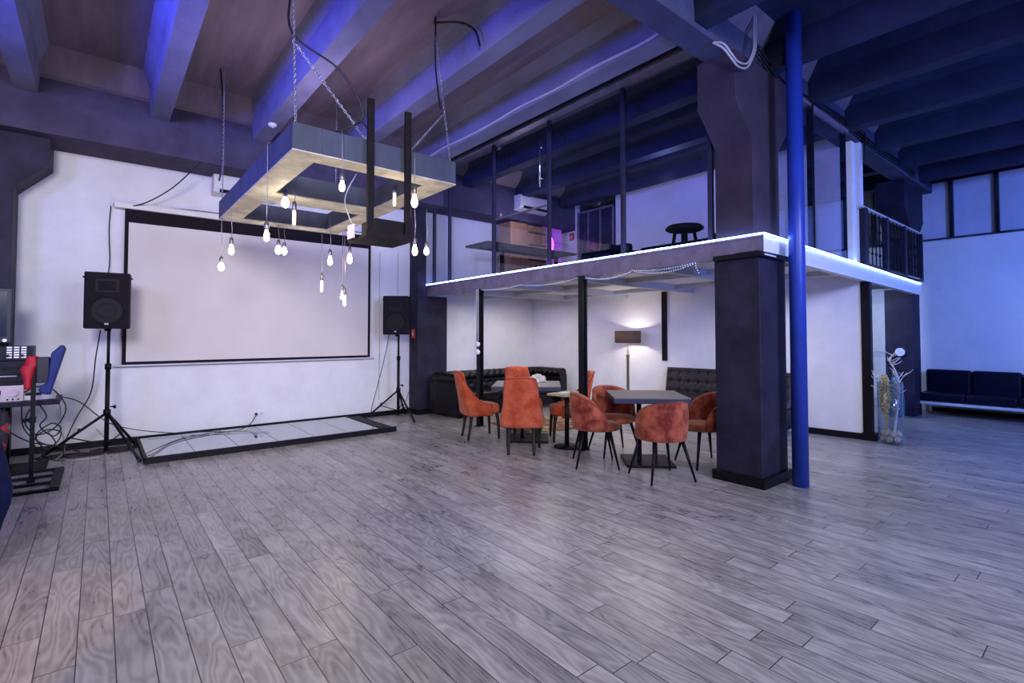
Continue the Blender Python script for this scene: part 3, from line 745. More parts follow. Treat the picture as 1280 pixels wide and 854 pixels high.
for x,l in ((3.97,'left'),(4.33,'right')):
    cable([(x,8.685,3.0),(x,8.685,2.4),(x+.005,8.685,1.8),(x,8.685,.3)],.004,'wall_wire','%s thin wire running straight down the white wall beside the screen'%l,'wcable')

# ------------------------------------------------------------------ chairs
def shell(mb,N,foot,zlow,ztopf,lean,th,rows=10,narrow=0.0,vert=.0):
    """upholstered wrap-around shell; foot(t)->(x,y) in local frame (front=+x), t in -1..1"""
    out=[];inn=[]
    for i in range(N+1):
        t=-1+2*i/N
        x,y=foot(t); x2,y2=foot(min(1,t+.01)); x1,y1=foot(max(-1,t-.01))
        tx,ty=x2-x1,y2-y1; l=math.hypot(tx,ty); nx,ny=-ty/l,tx/l
        if nx*(x)+ny*(y)>0 : nx,ny=-nx,-ny   # point inward
        zt_=ztopf(t)
        ro=[];ri=[]
        for j in range(rows+1):
            q=j/rows; z=zlow+(zt_-zlow)*q
            h=(z-zlow)
            k=lean*max(0,(z-zlow))**1.3*max(0,math.cos(t*PI/2)) 
            ysc=1-narrow*(lambda q_:q_*q_*(3-2*q_))(min(1,max(0,(z-zlow-.04)/.27)))
            bul=math.sin(PI*min(1,q*1.0))*.012
            px,py=x-k,y*ysc
            ro.append((px-nx*bul,py-ny*bul,z)); 
            ri.append((px+nx*th,py+ny*th,z))
        out.append(ro);inn.append(ri)
    P=[]
    for ro,ri in zip(out,inn):
        top=((ro[-1][0]+ri[-1][0])/2,(ro[-1][1]+ri[-1][1])/2,ro[-1][2]+th*.32)
        bot=((ro[0][0]+ri[0][0])/2,(ro[0][1]+ri[0][1])/2,ro[0][2]-th*.2)
        P.append([bot]+ro+[top]+ri[::-1]+[bot])
    mb.grid(P,True)
    for R in (P[0],P[-1]): mb.add(R[:-1],[tuple(range(len(R)-1))])
    return out
def chair_high():
    t=thing('high_back_chair','','dining chair')
    W,Dp=.262,.24
    def foot(s):
        # U shape: rounded rectangle, rear at -x
        a=abs(s); sg=1 if s>=0 else -1
        if a<.42: 
            q=a/.42; return (-Dp-.02*(1-q*q), sg*W*.86*q)
        if a<.58:
            q=(a-.42)/.16*PI/2; return (-Dp+.06*(1-math.cos(q)), sg*(W*.86+W*.14*math.sin(q)))
        q=(a-.58)/.42; return (-Dp+.06+q*.29, sg*(W+.005*q))
    def zt_(s):
        a=abs(s)
        if a<=.43: return .955-.012*(a/.43)**2
        q=(a-.43)/.57
        return .945-(.945-.485)*(1-max(0,1-q)**2.3)
    m=MB(); out=shell(m,44,foot,.345,zt_,.24,.05,12,.17)
    o=m.build('backrest',M['velvet'],t)
    # piping follows the outer top edge
    pts=[Vector(r[-1])+Vector((0,0,.004)) for r in out]
    MB().tube(pts,.007,6).build('piping',M['piping'],o)
    # tufts on the inner face
    bt=MB()
    for yy in (-.10,0,.10):
        for zz in (.82,.70,.58):
            k=.24*(zz-.345)**1.3; bt.sphere((-Dp-.02-k+.055,yy,zz),.012,8,5)
    bt.build('tuft_button',M['piping'],o)
    # seat cushion
    P=[];n=28
    for r,z in ((.0,.36),(.92,.36),(1,.38),(1,.455),(.95,.48),(.6,.497),(0.001,.50)):
        ring=[]
        for i in range(n):
            a=2*PI*i/n; c,s_=math.cos(a),math.sin(a); e=.32
            ring.append((.02+.225*r*math.copysign(abs(c)**e,c), .225*r*math.copysign(abs(s_)**e,s_), z))
        P.append(ring)
    m=MB(); 
    vs=[v for R in P for v in R]; k=len(P)
    m.add(vs,[(j*n+i,j*n+(i+1)%n,(j+1)*n+(i+1)%n,(j+1)*n+i) for j in range(k-1) for i in range(n)],True)
    m.build('seat',M['velvet'],t)
    for fx,fy,rear in ((.21,.205,0),(.21,-.205,0),(-.185,.155,1),(-.185,-.155,1)):
        m=MB()
        pts=[(fx-.02 if not rear else fx+.015,fy*.97,.37),(fx,fy,.22),(fx+(.01 if not rear else -.035),fy*1.02,0.0)]
        S=smooth(pts,5); n_=len(S)
        for i in range(n_): pass
        m.tube(S,[.029-.012*i/(n_-1) for i in range(n_)],8)
        m.build('leg',M['wood'],t)
    return t
def chair_tub():
    t=thing('tub_chair','','dining chair')
    R=.255
    def foot(s):
        a=s*PI*.66
        x=-R*math.cos(a)*1.0; y=R*math.sin(a)*1.02
        if abs(s)>.76: 
            pass
        return (x,y)
    def zt_(s):
        a=abs(s)
        return .465+.345*max(0,1-min(1,a)**2.3)**.6
    m=MB(); out=shell(m,40,foot,.415,zt_,.10,.032,10,.0)
    o=m.build('backrest',M['velvet2'],t)
    inner=[]
    MB().tube([Vector(r[-1])+Vector((0,0,.008)) for r in out],.006,5).build('piping',M['velvetin'],o)
    m=MB(); n=32; P=[]
    for r,z in ((.001,.405),(.9,.405),(1,.42),(1,.455),(.94,.475),(.6,.485),(.001,.488)):
        P.append([(.03+.245*r*math.cos(2*PI*i/n)*(1.06 if math.cos(2*PI*i/n)>0 else .94),.245*r*math.sin(2*PI*i/n),z) for i in range(n)])
    vs=[v for R_ in P for v in R_]; k=len(P)
    m.add(vs,[(j*n+i,j*n+(i+1)%n,(j+1)*n+(i+1)%n,(j+1)*n+i) for j in range(k-1) for i in range(n)],True)
    m.build('seat',M['velvetin'],t)
    for fx,fy in ((.235,.25),(.235,-.25),(-.235,.25),(-.235,-.25)):
        MB().cyl((fx*.62,fy*.62,.41),(fx,fy,0.0),.021,.010,n=10).build('leg',M['black'],t)
    return t
ch=chair_high(); ch.location=(4.215,4.955,0); ch.rotation_euler=(0,0,math.radians(46))
ch['label']='orange velvet high-backed chair seen from behind, nearest at the rear dining table'; ch['group']='high-backed orange chairs'
dup(ch,(4.32,6.03,0),math.radians(-18),'orange velvet high-backed chair in profile left of the rear dining table')
dup(ch,(5.19,5.11,0),math.radians(143),'orange velvet high-backed chair behind the right steel post, facing left')
dup(ch,(5.14,6.02,0),math.radians(-112),'orange velvet high-backed chair facing the camera on the far side of the rear table')
tb=chair_tub(); tb.location=(4.565,3.135,0); tb.rotation_euler=(0,0,math.radians(65.6))
tb['label']='rust velvet tub chair seen from behind, nearest at the front dining table'; tb['group']='rust tub chairs'
dup(tb,(4.45,3.94,0),math.radians(-42),'rust velvet tub chair at the left side of the front dining table')
dup(tb,(5.04,4.15,0),math.radians(-114),'brown-rust velvet tub chair facing the camera behind the front dining table')
dup(tb,(5.42,3.14,0),math.radians(150),'dark rust velvet tub chair partly hidden behind the big column')

# ------------------------------------------------------------------ tables
def dining(label,c,ang,hx,hy,bc,bs,z=.785):
    t=thing('dining_table',label,'table',(c[0],c[1],0),ang)
    MB().box(-hx,hx,-hy,hy,z-.012,z).build('tabletop',M['ttop'],t,bevel=.002)
    MB().box(-hx,hx,-hy,hy,z-.062,z-.0125).build('table_edge',M['tedge'],t,bevel=.002)
    ca,sa=math.cos(-ang),math.sin(-ang); dx,dy=bc[0]-c[0],bc[1]-c[1]; bx,by=dx*ca-dy*sa,dx*sa+dy*ca
    bx*=.8;by*=.8
    MB().box(bx-bs,bx+bs,by-bs,by+bs,0,.03).build('base_plate',M['black'],t,bevel=.004)
    for s in (-1,1): MB().box(bx+s*.09-.025,bx+s*.09+.025,by-.025,by+.025,.03,z-.062).build('column',M['black'],t,bevel=.003)
    MB().box(bx-.25,bx+.25,by-.25,by+.25,z-.075,z-.0625).build('mounting_plate',M['black'],t)
    return t
dining('square dark dining table with the tub chairs around it',(5.03,3.66),math.radians(-43),.42,.40,(4.97,3.6),.27)
dining('square dark dining table with the high-backed chairs around it',(4.77,5.50),math.radians(-43),.47,.42,(4.77,5.46),.28)
# light wood table between
t=thing('oak_table','light oak table top on a dark pedestal between the two dark tables','table',(4.83,4.765,0),math.radians(8))
MB().box(-.23,.23,-.155,.155,.688,.716).build('tabletop',M['oak'],t,bevel=.003)
MB().cyl((0,0,.02),(0,0,.688),.03,n=12).build('column',M['black'],t); MB().lathe([(.001,.02),(.17,.018),(.18,.0),(.001,0)],(0,0,0),24).build('base',M['black'],t)
t=thing('leaflet','green and white leaflets lying on the light oak table','leaflet',(4.77,4.755,.7165),.3)
MB().box(-.10,.10,-.07,.07,0,.004).build('sheet',M['papergreen'],t); MB().box(-.08,.09,-.05,.06,.0045,.008).build('top_sheet',M['paper'],t)
# crumpled white napkin/flowers on the rear table
m=MB(); n,k=18,10
P=[]
for j in range(k+1):
    a=PI/2*j/k; ring=[]
    for i in range(n+1):
        b_=2*PI*(i%n)/n; r=.10*math.cos(a)*(1+.22*math.sin(b_*5+j)); ring.append((r*math.cos(b_)*1.4,r*math.sin(b_),.10*math.sin(a)*(1+.18*math.sin(b_*3+j*2))))
    P.append(ring)
m.grid(P,True)
o=m.build('crumpled_napkin',M['offwhite']); o.location=(5.08,5.62,.787); tag(o,'crumpled white cloth napkin lying on the rear dark dining table','napkin')
# rug
m=MB(); m.obox((5.85,6.15),math.radians(-10),.85,.55,0.002,.012)
tag(m.build('patterned_rug',M['rug']),'brown patterned rug lying on the floor behind the rear dining table','rug')

# ------------------------------------------------------------------ floor lamp
t=thing('floor_lamp','floor lamp with a brown drum shade and brass stem beside the tufted bench','floor lamp',(7.68,5.98,0))
MB().lathe([(.001,.0),(.15,0),(.15,.018),(.05,.03),(.018,.05),(.001,.05)],(0,0,0),28).build('base',M['brass'],t)
m=MB(); m.lathe([(.001,.04),(.026,.04),(.026,1.08),(.04,1.085),(.045,1.10),(.03,1.115),(.02,1.13),(.022,1.16),(.012,1.22),(.006,1.30),(.001,1.31)],(0,0,0),16); m.build('stem',M['brass'],t)
m=MB(); n=40
P=[[(r*math.cos(2*PI*i/n),r*math.sin(2*PI*i/n),z) for i in range(n+1)] for r,z in ((.24,1.325),(.24,1.55),(.234,1.55),(.234,1.325),(.24,1.325))]
m.grid(P,True); m.build('lamp_shade',M['shade'],t)
m=MB(); 
for k in range(3):
    a=k*2*PI/3; m.cyl((0,0,1.36),(  .236*math.cos(a),.236*math.sin(a),1.36),.003,n=5)
m.build('shade_ring',M['brass'],t)
MB().sphere((0,0,1.43),.032,12,8).build('bulb',M['bulb'],t)
L=bpy.data.lights.new('lamp_light','POINT'); L.energy=60; L.color=(1,.88,.74); L.shadow_soft_size=.035
lo=bpy.data.objects.new('lamp_light',L); C.objects.link(lo); lo.parent=t; lo.location=(0,0,1.432)

# ------------------------------------------------------------------ sofas
def chesterfield():
    t=thing('corner_sofa','black leather button-tufted corner sofa with rolled back in the alcove','sofa',(0,0,0))
    # back/arm profile: path (centre line), outward normal is away from the sitter
    path=[(4.95,7.53),(4.80,8.08),(4.90,8.20),(7.28,8.22),(7.40,8.14),(7.46,7.45)]
    # resample
    P=[Vector(p) for p in path]; S=[];dist=[];acc=0
    for a,b in zip(P[:-1],P[1:]):
        n=max(1,int((b-a).length/.02))
        for i in range(n): S.append(a.lerp(b,i/n)); 
    S.append(P[-1])
    prof=[]
    # (offset inward(+ toward sitter), z)
    prof+= [(.10,.40),(.095,.48),(.085,.56),(.075,.64)]
    R=.10; cz=.69
    for k in range(11):
        a=-PI*.25+ k/10*PI*1.45
        prof.append((.0+R*math.cos(a)*1.05+.02,cz+R*math.sin(a)))
    prof+=[(-.06,.60),(-.06,.08)]
    # refine the profile
    pf=[]
    for a,b in zip(prof[:-1],prof[1:]):
        L=math.hypot(b[0]-a[0],b[1]-a[1]); n=max(1,int(L/.02)) if b!=prof[-1] else 2
        for i in range(n): pf.append((a[0]+(b[0]-a[0])*i/n,a[1]+(b[1]-a[1])*i/n))
    pf.append(prof[-1])
    arc=[0]
    for a,b in zip(pf[:-1],pf[1:]): arc.append(arc[-1]+math.hypot(b[0]-a[0],b[1]-a[1]))
    G=[];s=0
    for i,p in enumerate(S):
        if i: s+=(p-S[i-1]).length
        d=(S[min(i+2,len(S)-1)]-S[max(i-2,0)]).normalized(); n=Vector((d.y,-d.x)) # right of path = inward
        ring=[]
        for (o,z),a in zip(pf,arc):
            amt=0
            if a<.52:
                u=s/.15; v=a/.13
                # diamond buttons
                best=9
                for jj in (math.floor(v)-1,math.floor(v),math.floor(v)+1,math.floor(v)+2):
                    off=.5*(jj%2)
                    du=(u-off)-round(u-off); dv=v-jj
                    best=min(best,math.hypot(du*.15,dv*.13))
                amt=-.035*math.exp(-(best/.03)**2)+.008
            q=p+n*(o+amt); ring.append((q.x,q.y,z+(amt*.5 if z>.7 else 0)))
        G.append(ring)
    m=MB(); m.grid(G,True)
    m.add(G[0],[tuple(range(len(G[0])))]); m.add(G[-1],[tuple(range(len(G[0])))])
    m.build('rolled_back',M['leather'],t)
    # seats
    for k in range(3):
        x=5.16+k*.72; MB().box(x,x+.71,7.50,8.12,.28,.43).build('seat_cushion',M['leather'],t,bevel=.04,seg=3)
    m=MB(); m.box(5.05,7.40,7.55,8.15,.05,.28); m.prism([(4.88,7.55),(5.10,7.55),(5.10,8.2),(4.74,8.2)],.05,.60); m.build('base',M['leather'],t,bevel=.02)
    MB().box(4.86,5.08,7.50,7.535,.05,.66).build('arm_front_panel',M['leather'],t,bevel=.012)
    MB().box(7.34,7.53,7.42,7.455,.05,.66).build('arm_front_panel',M['leather'],t,bevel=.012)
    for x,y in ((5.0,7.58),(7.42,7.5),(5.0,8.15),(7.4,8.1)): MB().cyl((x,y,0),(x,y,.06),.025,n=10).build('foot',M['wood'],t)
chesterfield()
def bench(label,ya,yb):
    p=wallpt((ya+yb)/2,.0); ang=math.atan2(D.y,D.x)+PI/2   # local +x = along wall normal?
    t=thing('tufted_bench',label,'bench',(p.x,p.y,0),math.atan2(-Nn.y,-Nn.x)); Lh=(ya-yb)/2
    # local +x into the room, y along wall
    MB().box(.05,.62,-Lh+.01,Lh-.01,.06,.36).build('base',M['matte'],t,bevel=.01)
    nx,ny=14,int(Lh*2/.025); 
    m=MB(); G=[]
    for i in range(ny+1):
        y=-Lh+.01+(2*Lh-.02)*i/ny; row=[]
        for j in range(23):
            z=.40+.49*j/22; x=.20-.10*(z-.40)/.49
            u=(y+Lh)/(.17); v=(z-.40)/.17
            du=u-round(u-.5)-.5; dv=v-round(v-.5)-.5
            dd=math.hypot(du*.17,dv*.17)
            seam=min(abs(u-round(u-.5)-.5),abs(v-round(v-.5)-.5))*.17
            amt=-.035*math.exp(-(dd/.03)**2)-.010*math.exp(-(seam/.012)**2)
            e=min(i,ny-i,j,22-j); 
            if e==0: amt=-.03
            row.append((x+amt,y,z))
        G.append(row)
    m.grid(G,True)
    b=m.build('tufted_back',M['gleather'],t)
    MB().prism([(.04,.36),(.18,.36),(.165,.42),(.075,.89),(.04,.895)],-Lh+.005,Lh-.005,'y').build('back_frame',M['gleather'],t,bevel=.012)
    bt=MB()
    for i in range(int(2*Lh/.17)):
        for j in range(3):
            y=-Lh+.085+.17*i; z=.485+.17*j
            if abs(y)<Lh-.03: bt.sphere((.20-.10*(z-.40)/.49-.022,y,z),.013,8,5)
    bt.build('tuft_button',M['leather'],t)
    MB().box(.16,.64,-Lh+.005,Lh-.005,.36,.475).build('seat',M['gleather'],t,bevel=.035,seg=3)
    return t
bench('charcoal leather button-tufted wall bench beside the floor lamp',5.38,4.36)
bench('charcoal leather button-tufted wall bench mostly hidden behind the big column',4.34,3.30)
# right sofa
t=thing('lobby_sofa','dark navy leather sofa on a grey metal frame against the right wall','sofa',(12.12,.58,0))
for k in range(3):
    y1=1.95-k*.66
    MB().box(-.38,.22,y1-.65,y1,.27,.42).build('seat_cushion',M['navyleather'],t,bevel=.035,seg=3)
    MB().box(.20,.36,y1-.65,y1,.36,.82).build('back_cushion',M['navyleather'],t,bevel=.04,seg=3)
m=MB()
m.box(-.38,-.34,-.05,1.97,.215,.262); m.box(.26,.30,-.05,1.97,.215,.262)
for y in (-.05,1.93): m.box(-.38,.30,y,y+.04,.215,.262)
m.build('metal_frame',M['joist'],t,bevel=.003)
for x,y in ((-.38,1.93),(.26,1.93),(-.38,-.05),(.26,-.05)): MB().box(x,x+.04,y,y+.04,0,.215).build('leg',M['joist'],t)
t['label']='dark navy leather sofa on a grey metal frame against the right wall'

# ------------------------------------------------------------------ vase with branches
vx,vy=8.50,2.13
vx,vy=8.42,2.12
t=thing('glass_vase','tall clear glass cylinder vase standing on the floor by the partition wall end','vase',(vx,vy,0))
n=40; R=.145; m=MB()
m.grid([[(r*math.cos(2*PI*i/n),r*math.sin(2*PI*i/n),z) for i in range(n+1)] for r,z in ((.001,.004),(R,.004),(R,.84),(R-.006,.84),(R-.006,.02),(.001,.02))],True)
m.build('glass_wall',M['glassv'],t)
rnd=random.Random(3)
spots=[]
for z in (.066,.135):
    for k in range(6):
        a=k*PI/3+(.5 if z>.1 else 0); spots.append((.088*math.cos(a),.088*math.sin(a),z))
labels=['cream ball lying in the glass vase']
for k,(a,b,z) in enumerate(spots[:12]):
    o=MB().sphere((0,0,0),.0425,16,10).build('decorative_ball',M['ball']); o.location=(vx+a,vy+b,z)
    tag(o,'cream decorative ball in the %s layer at the bottom of the glass vase'%('lower' if z<.1 else 'upper'),'ball','cream balls in the vase, %s layer'%('lower' if z<.1 else 'upper'))
def branch(pts,r0,r1,subs,seed,label,matn='branch'):
    rr=random.Random(seed); m=MB(); S=smooth(pts,6); n=len(S)
    m.tube(S,[r0+(r1-r0)*i/(n-1) for i in range(n)],6)
    for k in range(subs):
        i=rr.randint(n//2,n-2); p=S[i]; d=Vector((rr.uniform(-1,1),rr.uniform(-1,1),rr.uniform(.2,1))).normalized(); L=rr.uniform(.06,.16)
        q=p+d*L*.5; e=q+(d+Vector((rr.uniform(-.6,.6),rr.uniform(-.6,.6),.3))).normalized()*L*.5
        m.tube([p,q,e],[r1*1.1,r1*.8,r1*.4],5)
    o=m.build('white_branch',M[matn]); tag(o,label,'branch','branches in the glass vase'); return o
branch([(vx+.02,vy-.02,.05),(vx+.035,vy-.05,.35),(vx+.06,vy-.09,.75),(vx+.03,vy-.06,.98),(vx-.02,vy+.0,1.14),(vx+.02,vy-.05,1.20)],.014,.007,16,1,'tallest white twisted branch in the glass vase')
branch([(vx-.01,vy+.03,.05),(vx-.03,vy+.05,.4),(vx-.05,vy+.08,.75),(vx-.10,vy+.17,.95)],.012,.006,9,5,'white branch leaning left in the glass vase')
branch([(vx+.05,vy-.03,.08),(vx+.06,vy-.07,.5),(vx+.078,vy-.09,.82),(vx+.12,vy-.16,.96)],.010,.005,9,9,'short white branch leaning right in the glass vase')
m=MB(); rr=random.Random(11)
for k in range(620):
    z=rr.uniform(.42,.93); w_=.072*math.sin(PI*min(1,(z-.36)/.62))**.7
    a=rr.uniform(0,2*PI); r=w_*math.sqrt(rr.random()); p=Vector((vx-.035+r*math.cos(a),vy+.05+r*math.sin(a),z))
    m.sphere(p,rr.uniform(.006,.012),5,3)
for k in range(26):
    a=rr.uniform(0,2*PI); r=.05*rr.random(); m.tube([(vx-.03,vy+.03,.10),(vx-.035+r*math.cos(a),vy+.05+r*math.sin(a),.5),(vx-.035+1.4*r*math.cos(a),vy+.05+1.4*r*math.sin(a),.9)],.002,4)
tag(m.build('dried_flower_bunch',M['gold'],weld=False),'fluffy golden dried flower bunch standing in the glass vase','dried flowers')
m=MB()
for k in range(500):
    z=rr.uniform(.45,.88); w_=.05
    a=rr.uniform(0,2*PI); r=w_*math.sqrt(rr.random()); p=Vector((vx+.048+r*math.cos(a),vy-.052+r*math.sin(a),z)); m.sphere(p,rr.uniform(.004,.009),5,3)
for k in range(16):
    a=rr.uniform(0,2*PI); r=.04*rr.random(); m.tube([(vx+.02,vy-.02,.10),(vx+.045+r*math.cos(a),vy-.05+r*math.sin(a),.5),(vx+.055+r*math.cos(a),vy-.06+r*math.sin(a),.88)],.002,4)
tag(m.build('dried_twig_bunch',M['joist'],weld=False),'grey dried twig bunch on the right side of the glass vase','dried twigs')
# teal container, wall disc
t=thing('teal_bag','teal plastic bag standing on the floor against the far right column','bag',(11.15,2.72,0))
m=MB(); m.lathe([(.001,0),(.16,.0),(.20,.06),(.21,.3),(.17,.55),(.12,.72),(.08,.8),(.001,.8)],(0,0,0),20); o=m.build('body',M['teal'],t); o.scale=(.5,.62,.9)
MB().tube(smooth([(0,-.05,.70),(0,-.03,.8),(0,.03,.8),(0,.05,.70)]),.008,6).build('handle',M['teal'],t)
t=thing('wall_disc','small round white disc mounted on the far right column','wall disc',(11.40,2.70,1.16))
o=MB().cyl((-.04,0,0),(0,0,0),.075,n=24).build('disc',M['white'],t,bevel=.006); MB().cyl((-.045,0,0),(-.04,0,0),.03,n=16).build('centre',M['offwhite'],t)
# door in the corridor on the right wall
f=struct(MB().box(XR-.05,XR-.005,3.0,4.30,.0,2.28).build('door_1',M['doorp'],bevel=.004))
m=MB()
for y0,y1 in ((3.12,3.62),(3.72,4.20)):
    m.box(XR-.065,XR-.05,y0,y1,.15,1.0); m.box(XR-.065,XR-.05,y0,y1,1.12,2.12)
m.build('door_panel',M['white'],f,bevel=.006)
m=MB(); m.cyl((XR-.06,3.67,1.0),(XR-.12,3.67,1.0),.012); m.cyl((XR-.12,3.67,1.0),(XR-.12,3.80,1.0),.010); m.build('door_handle',M['matte'],f)
cable([(8.60,2.42,2.16),(9.4,2.9,2.11),(10.2,3.3,2.13),(11.0,3.4,2.15)],.006,'corridor_cable','thin dark cable drooping in the corridor doorway','rubber')

# ------------------------------------------------------------------ signs, outlets
def sign(label,loc,rz,hgt=.13,w=.085):
    t=thing('fire_sign',label,'sign',loc,rz)
    MB().box(-w/2,w/2,-.004,0,-hgt/2,hgt/2).build('plate',M['redsign'],t)
    m=MB(); m.box(-.010,.010,-.006,-.0042,-.040,.030); m.box(-.005,.005,-.006,-.0042,.030,.045); m.box(-.03,-.02,-.006,-.0042,-.04,.04)
    m.build('pictogram',M['white'],t)
sign('small red fire extinguisher sign on the corner pillar',(4.576,8.53,1.50),-PI/2,.17,.14)
sign('small red sign upstairs on the white wall strip',(8.395,8.10,3.72),-PI/2,.17,.14)
t=thing('wall_speaker','small black wall speaker beside the top of the corner pillar','wall speaker',(5.30,8.66,2.05))
MB().box(-.06,.06,-.06,.03,-.09,.09).build('cabinet',M['case'],t,bevel=.008); MB().cyl((.0,-.06,-.01),(0,-.066,-.01),.02,n=14).build('driver',M['joist'],t)
def outlet(label,x,z,n):
    t=thing('wall_outlet',label,'wall outlet',(x,8.70,z))
    MB().box(-.04*n,.04*n,-.012,0,-.042,.042).build('plate',M['white'],t,bevel=.004)
    for k in range(n):
        cx=-.04*n+.04+.08*k; MB().cyl((cx,-.012,0),(cx,-.020,0),.026,n=18).build('socket',M['joist'],t)
    MB().cyl((-.04*n+.04,-.02,0),(-.04*n+.04,-.06,0),.018,n=12).build('plug',M['rubber'],t)
outlet('double white wall outlet above the mirrored platform',1.97,.245,2)
outlet('white wall outlet behind the left tripod stand',-.17,.25,1)
outlet('white wall outlet behind the right tripod stand',4.05,.22,2)
# cables on the platform and floor
cable([(-.32,7.55,.80),(-.15,7.6,.72),(.12,7.86,.42),(.45,8.2,.24),(.9,8.45,.11),(1.2,8.5,.082),(1.5,8.3,.078)],.006,'power_cable','long black cable running from the equipment table down to the mirrored platform')
cable([(1.93,8.64,.245),(1.8,8.5,.12),(1.6,8.35,.079),(1.2,8.3,.079),(.8,8.0,.079),(.55,7.4,.079),(.45,7.2,.085)],.006,'extension_cable','black cable snaking over the mirror tiles from the double outlet')
cable([(1.95,7.95,.079),(1.7,8.15,.079),(1.4,8.25,.079),(.9,8.45,.079),(.55,8.5,.079)],.005,'platform_cable','thin grey cable lying across the mirror tiles','wcable')
cable([(.02,8.1,1.54),(-.02,8.25,1.2),(-.06,8.4,.75),(-.2,8.55,.42),(-.3,8.3,.12),(-.25,8.1,.01),(0,8.1,.01)],.007,'speaker_cable','black cable hanging from the left loudspeaker to the floor')
cable([(4.0,8.35,1.48),(3.97,8.45,1.1),(3.85,8.5,.55),(3.72,8.45,.15),(3.68,8.3,.04)],.006,'speaker_cable','black cable hanging from the right loudspeaker to the platform')
cable([(4.56,8.5,1.30),(4.55,8.5,.95),(4.57,8.45,.75),(4.48,8.45,.5),(4.38,8.5,.2),(4.3,8.55,.02)],.005,'speaker_cable','thin black cable running down the corner pillar edge to the floor')
for k,(a,b,c) in enumerate(((.10,8.20,'black cable coil lying on the floor left of the tripod pole'),(.22,8.35,'black cable coil lying on the floor behind the tripod pole'),(-.30,8.25,'black cable coil lying near the left tripod foot'))):
    rr=random.Random(k); pts=[]
    for i in range(34):
        an=i*.75; r=.13+.05*math.sin(i*1.3+k); pts.append((a+r*1.6*math.cos(an),b+r*.6*math.sin(an),.010+.004*(i%3)))
    o=cable(pts,.006,'cable_coil',c)
cable([(-.62,8.3,.01),(-.4,8.0,.01),(-.30,8.4,.06),(-.34,8.6,.3),(-.36,8.5,.62),(-.4,7.9,.74)],.006,'white_cable','white cable dropping behind the equipment table to the floor','wcable')
cable([(-.2,7.9,.01),(.05,7.95,.01),(.12,8.3,.02),(.1,8.6,.10),(0.0,8.66,.25)],.006,'white_cable','white cable curling on the floor beside the left tripod pole','wcable')

# ------------------------------------------------------------------ equipment table at the left
tbx,tby=-1.15,7.62
t=thing('equipment_table','black equipment table at the left wall crowded with audio gear','table',(tbx,tby,0))
MB().box(-.85,.84,-.26,.34,.735,.785).build('tabletop',M['amp'],t,bevel=.004)
for x,y in ((-.8,-.22),(-.8,.28),(.36,.28),(.36,-.2)): MB().box(x,x+.05,y,y+.04,0,.735).build('leg',M['black'],t)
def rack(name,label,x0,x1,y0,y1,z0,z1,m,detail):
    t=thing(name,label,'audio equipment',((x0+x1)/2,y0,z0)); w=(x1-x0)/2; h=z1-z0
    MB().box(-w,w,0,y1-y0,0,h).build('housing',M[m],t,bevel=.005)
    detail(t,w,h)
    return t
def det_silver(t,w,h):
    MB().box(-w+.1,w-.17,-.003,0,h*.45,h*.72).build('display',M['upane'],t)
    MB().cyl((w-.08,0,h*.55),(w-.08,-.02,h*.55),.04,n=24).build('volume_knob',M['silver'],t)
    m=MB()
    for k in range(3): m.cyl((w-.12+.04*k,0,h*.15),(w-.12+.04*k,-.01,h*.15),.008,n=8)
    m.build('button',M['matte'],t)
    MB().cyl((w-.40,0,h*.12),(w-.40,-.012,h*.12),.016,n=10).build('indicator',M['amberled'],t)
def det_amp(t,w,h):
    m=MB()
    for k in range(3): m.box(-w+.02,w-.02,-.006,0,h*(.12+.28*k),h*(.14+.28*k)+.01)
    m.build('panel_groove',M['matte'],t)
    MB().box(w-.28,w-.10,-.004,0,h*.36,h*.42).build('name_strip',M['joist'],t)
    m=MB()
    for k in range(7): m.cyl((w-.07-.13*k,0,h*.75),(w-.07-.13*k,-.02,h*.75),.016,n=12)
    m.build('dial',M['black'],t)
def det_mixer(t,w,h):
    m=MB()
    for i in range(3):
        for j in range(5): m.box(w-.20+.055*i,w-.16+.055*i,-.006,0,.03+j*h*.17,.045+j*h*.17)
    m.build('lit_button_grid',M['button'],t)
    m=MB()
    for k in range(9): m.cyl((-w+.1+.11*k,0,h*.35),(-w+.1+.11*k,-.02,h*.35),.014,n=12)
    m.build('dial',M['black'],t)
    MB().box(-w+.1,w-.35,-.004,0,h*.6,h*.85).build('display',M['upane'],t)
rack('stereo_receiver','pinkish silver receiver at the bottom of the gear stack on the equipment table',-1.6,-.60,7.42,7.80,.787,.955,'silver',det_silver)
rack('power_amplifier','black power amplifier in the middle of the gear stack',-1.6,-.56,7.44,7.82,.957,1.21,'amp',det_amp)
rack('audio_mixer','black mixer with a lit button grid on top of the gear stack',-1.6,-.54,7.46,7.80,1.212,1.365,'amp',det_mixer)
t=thing('small_monitor','dark screened device standing on the gear stack against the left column','monitor',(-1.05,7.62,1.367))
MB().box(-.35,.33,-.03,.03,.03,.62).build('housing',M['winframe'],t,bevel=.01); MB().box(-.31,.29,-.035,-.03,.10,.58).build('display',M['upane'],t)
MB().box(-.2,.2,-.1,.1,0,.03).build('stand',M['black'],t)
m=MB()
for k in range(6): m.cyl((.28-.07*k,-.035,.06),(.28-.07*k,-.055,.06),.018,n=10)
m.build('knob',M['button'],t)
t=thing('power_strip','cream power strip lying at the right end of the equipment table','power strip',(-.53,7.5,.787),0)
MB().box(-.17,.18,-.04,.04,0,.05).build('housing',M['offwhite'],t,bevel=.006)
for k in range(4): MB().cyl((-.12+.08*k,0,.05),(-.12+.08*k,0,.075),.022,n=12).build('plug',M['rubber'],t)
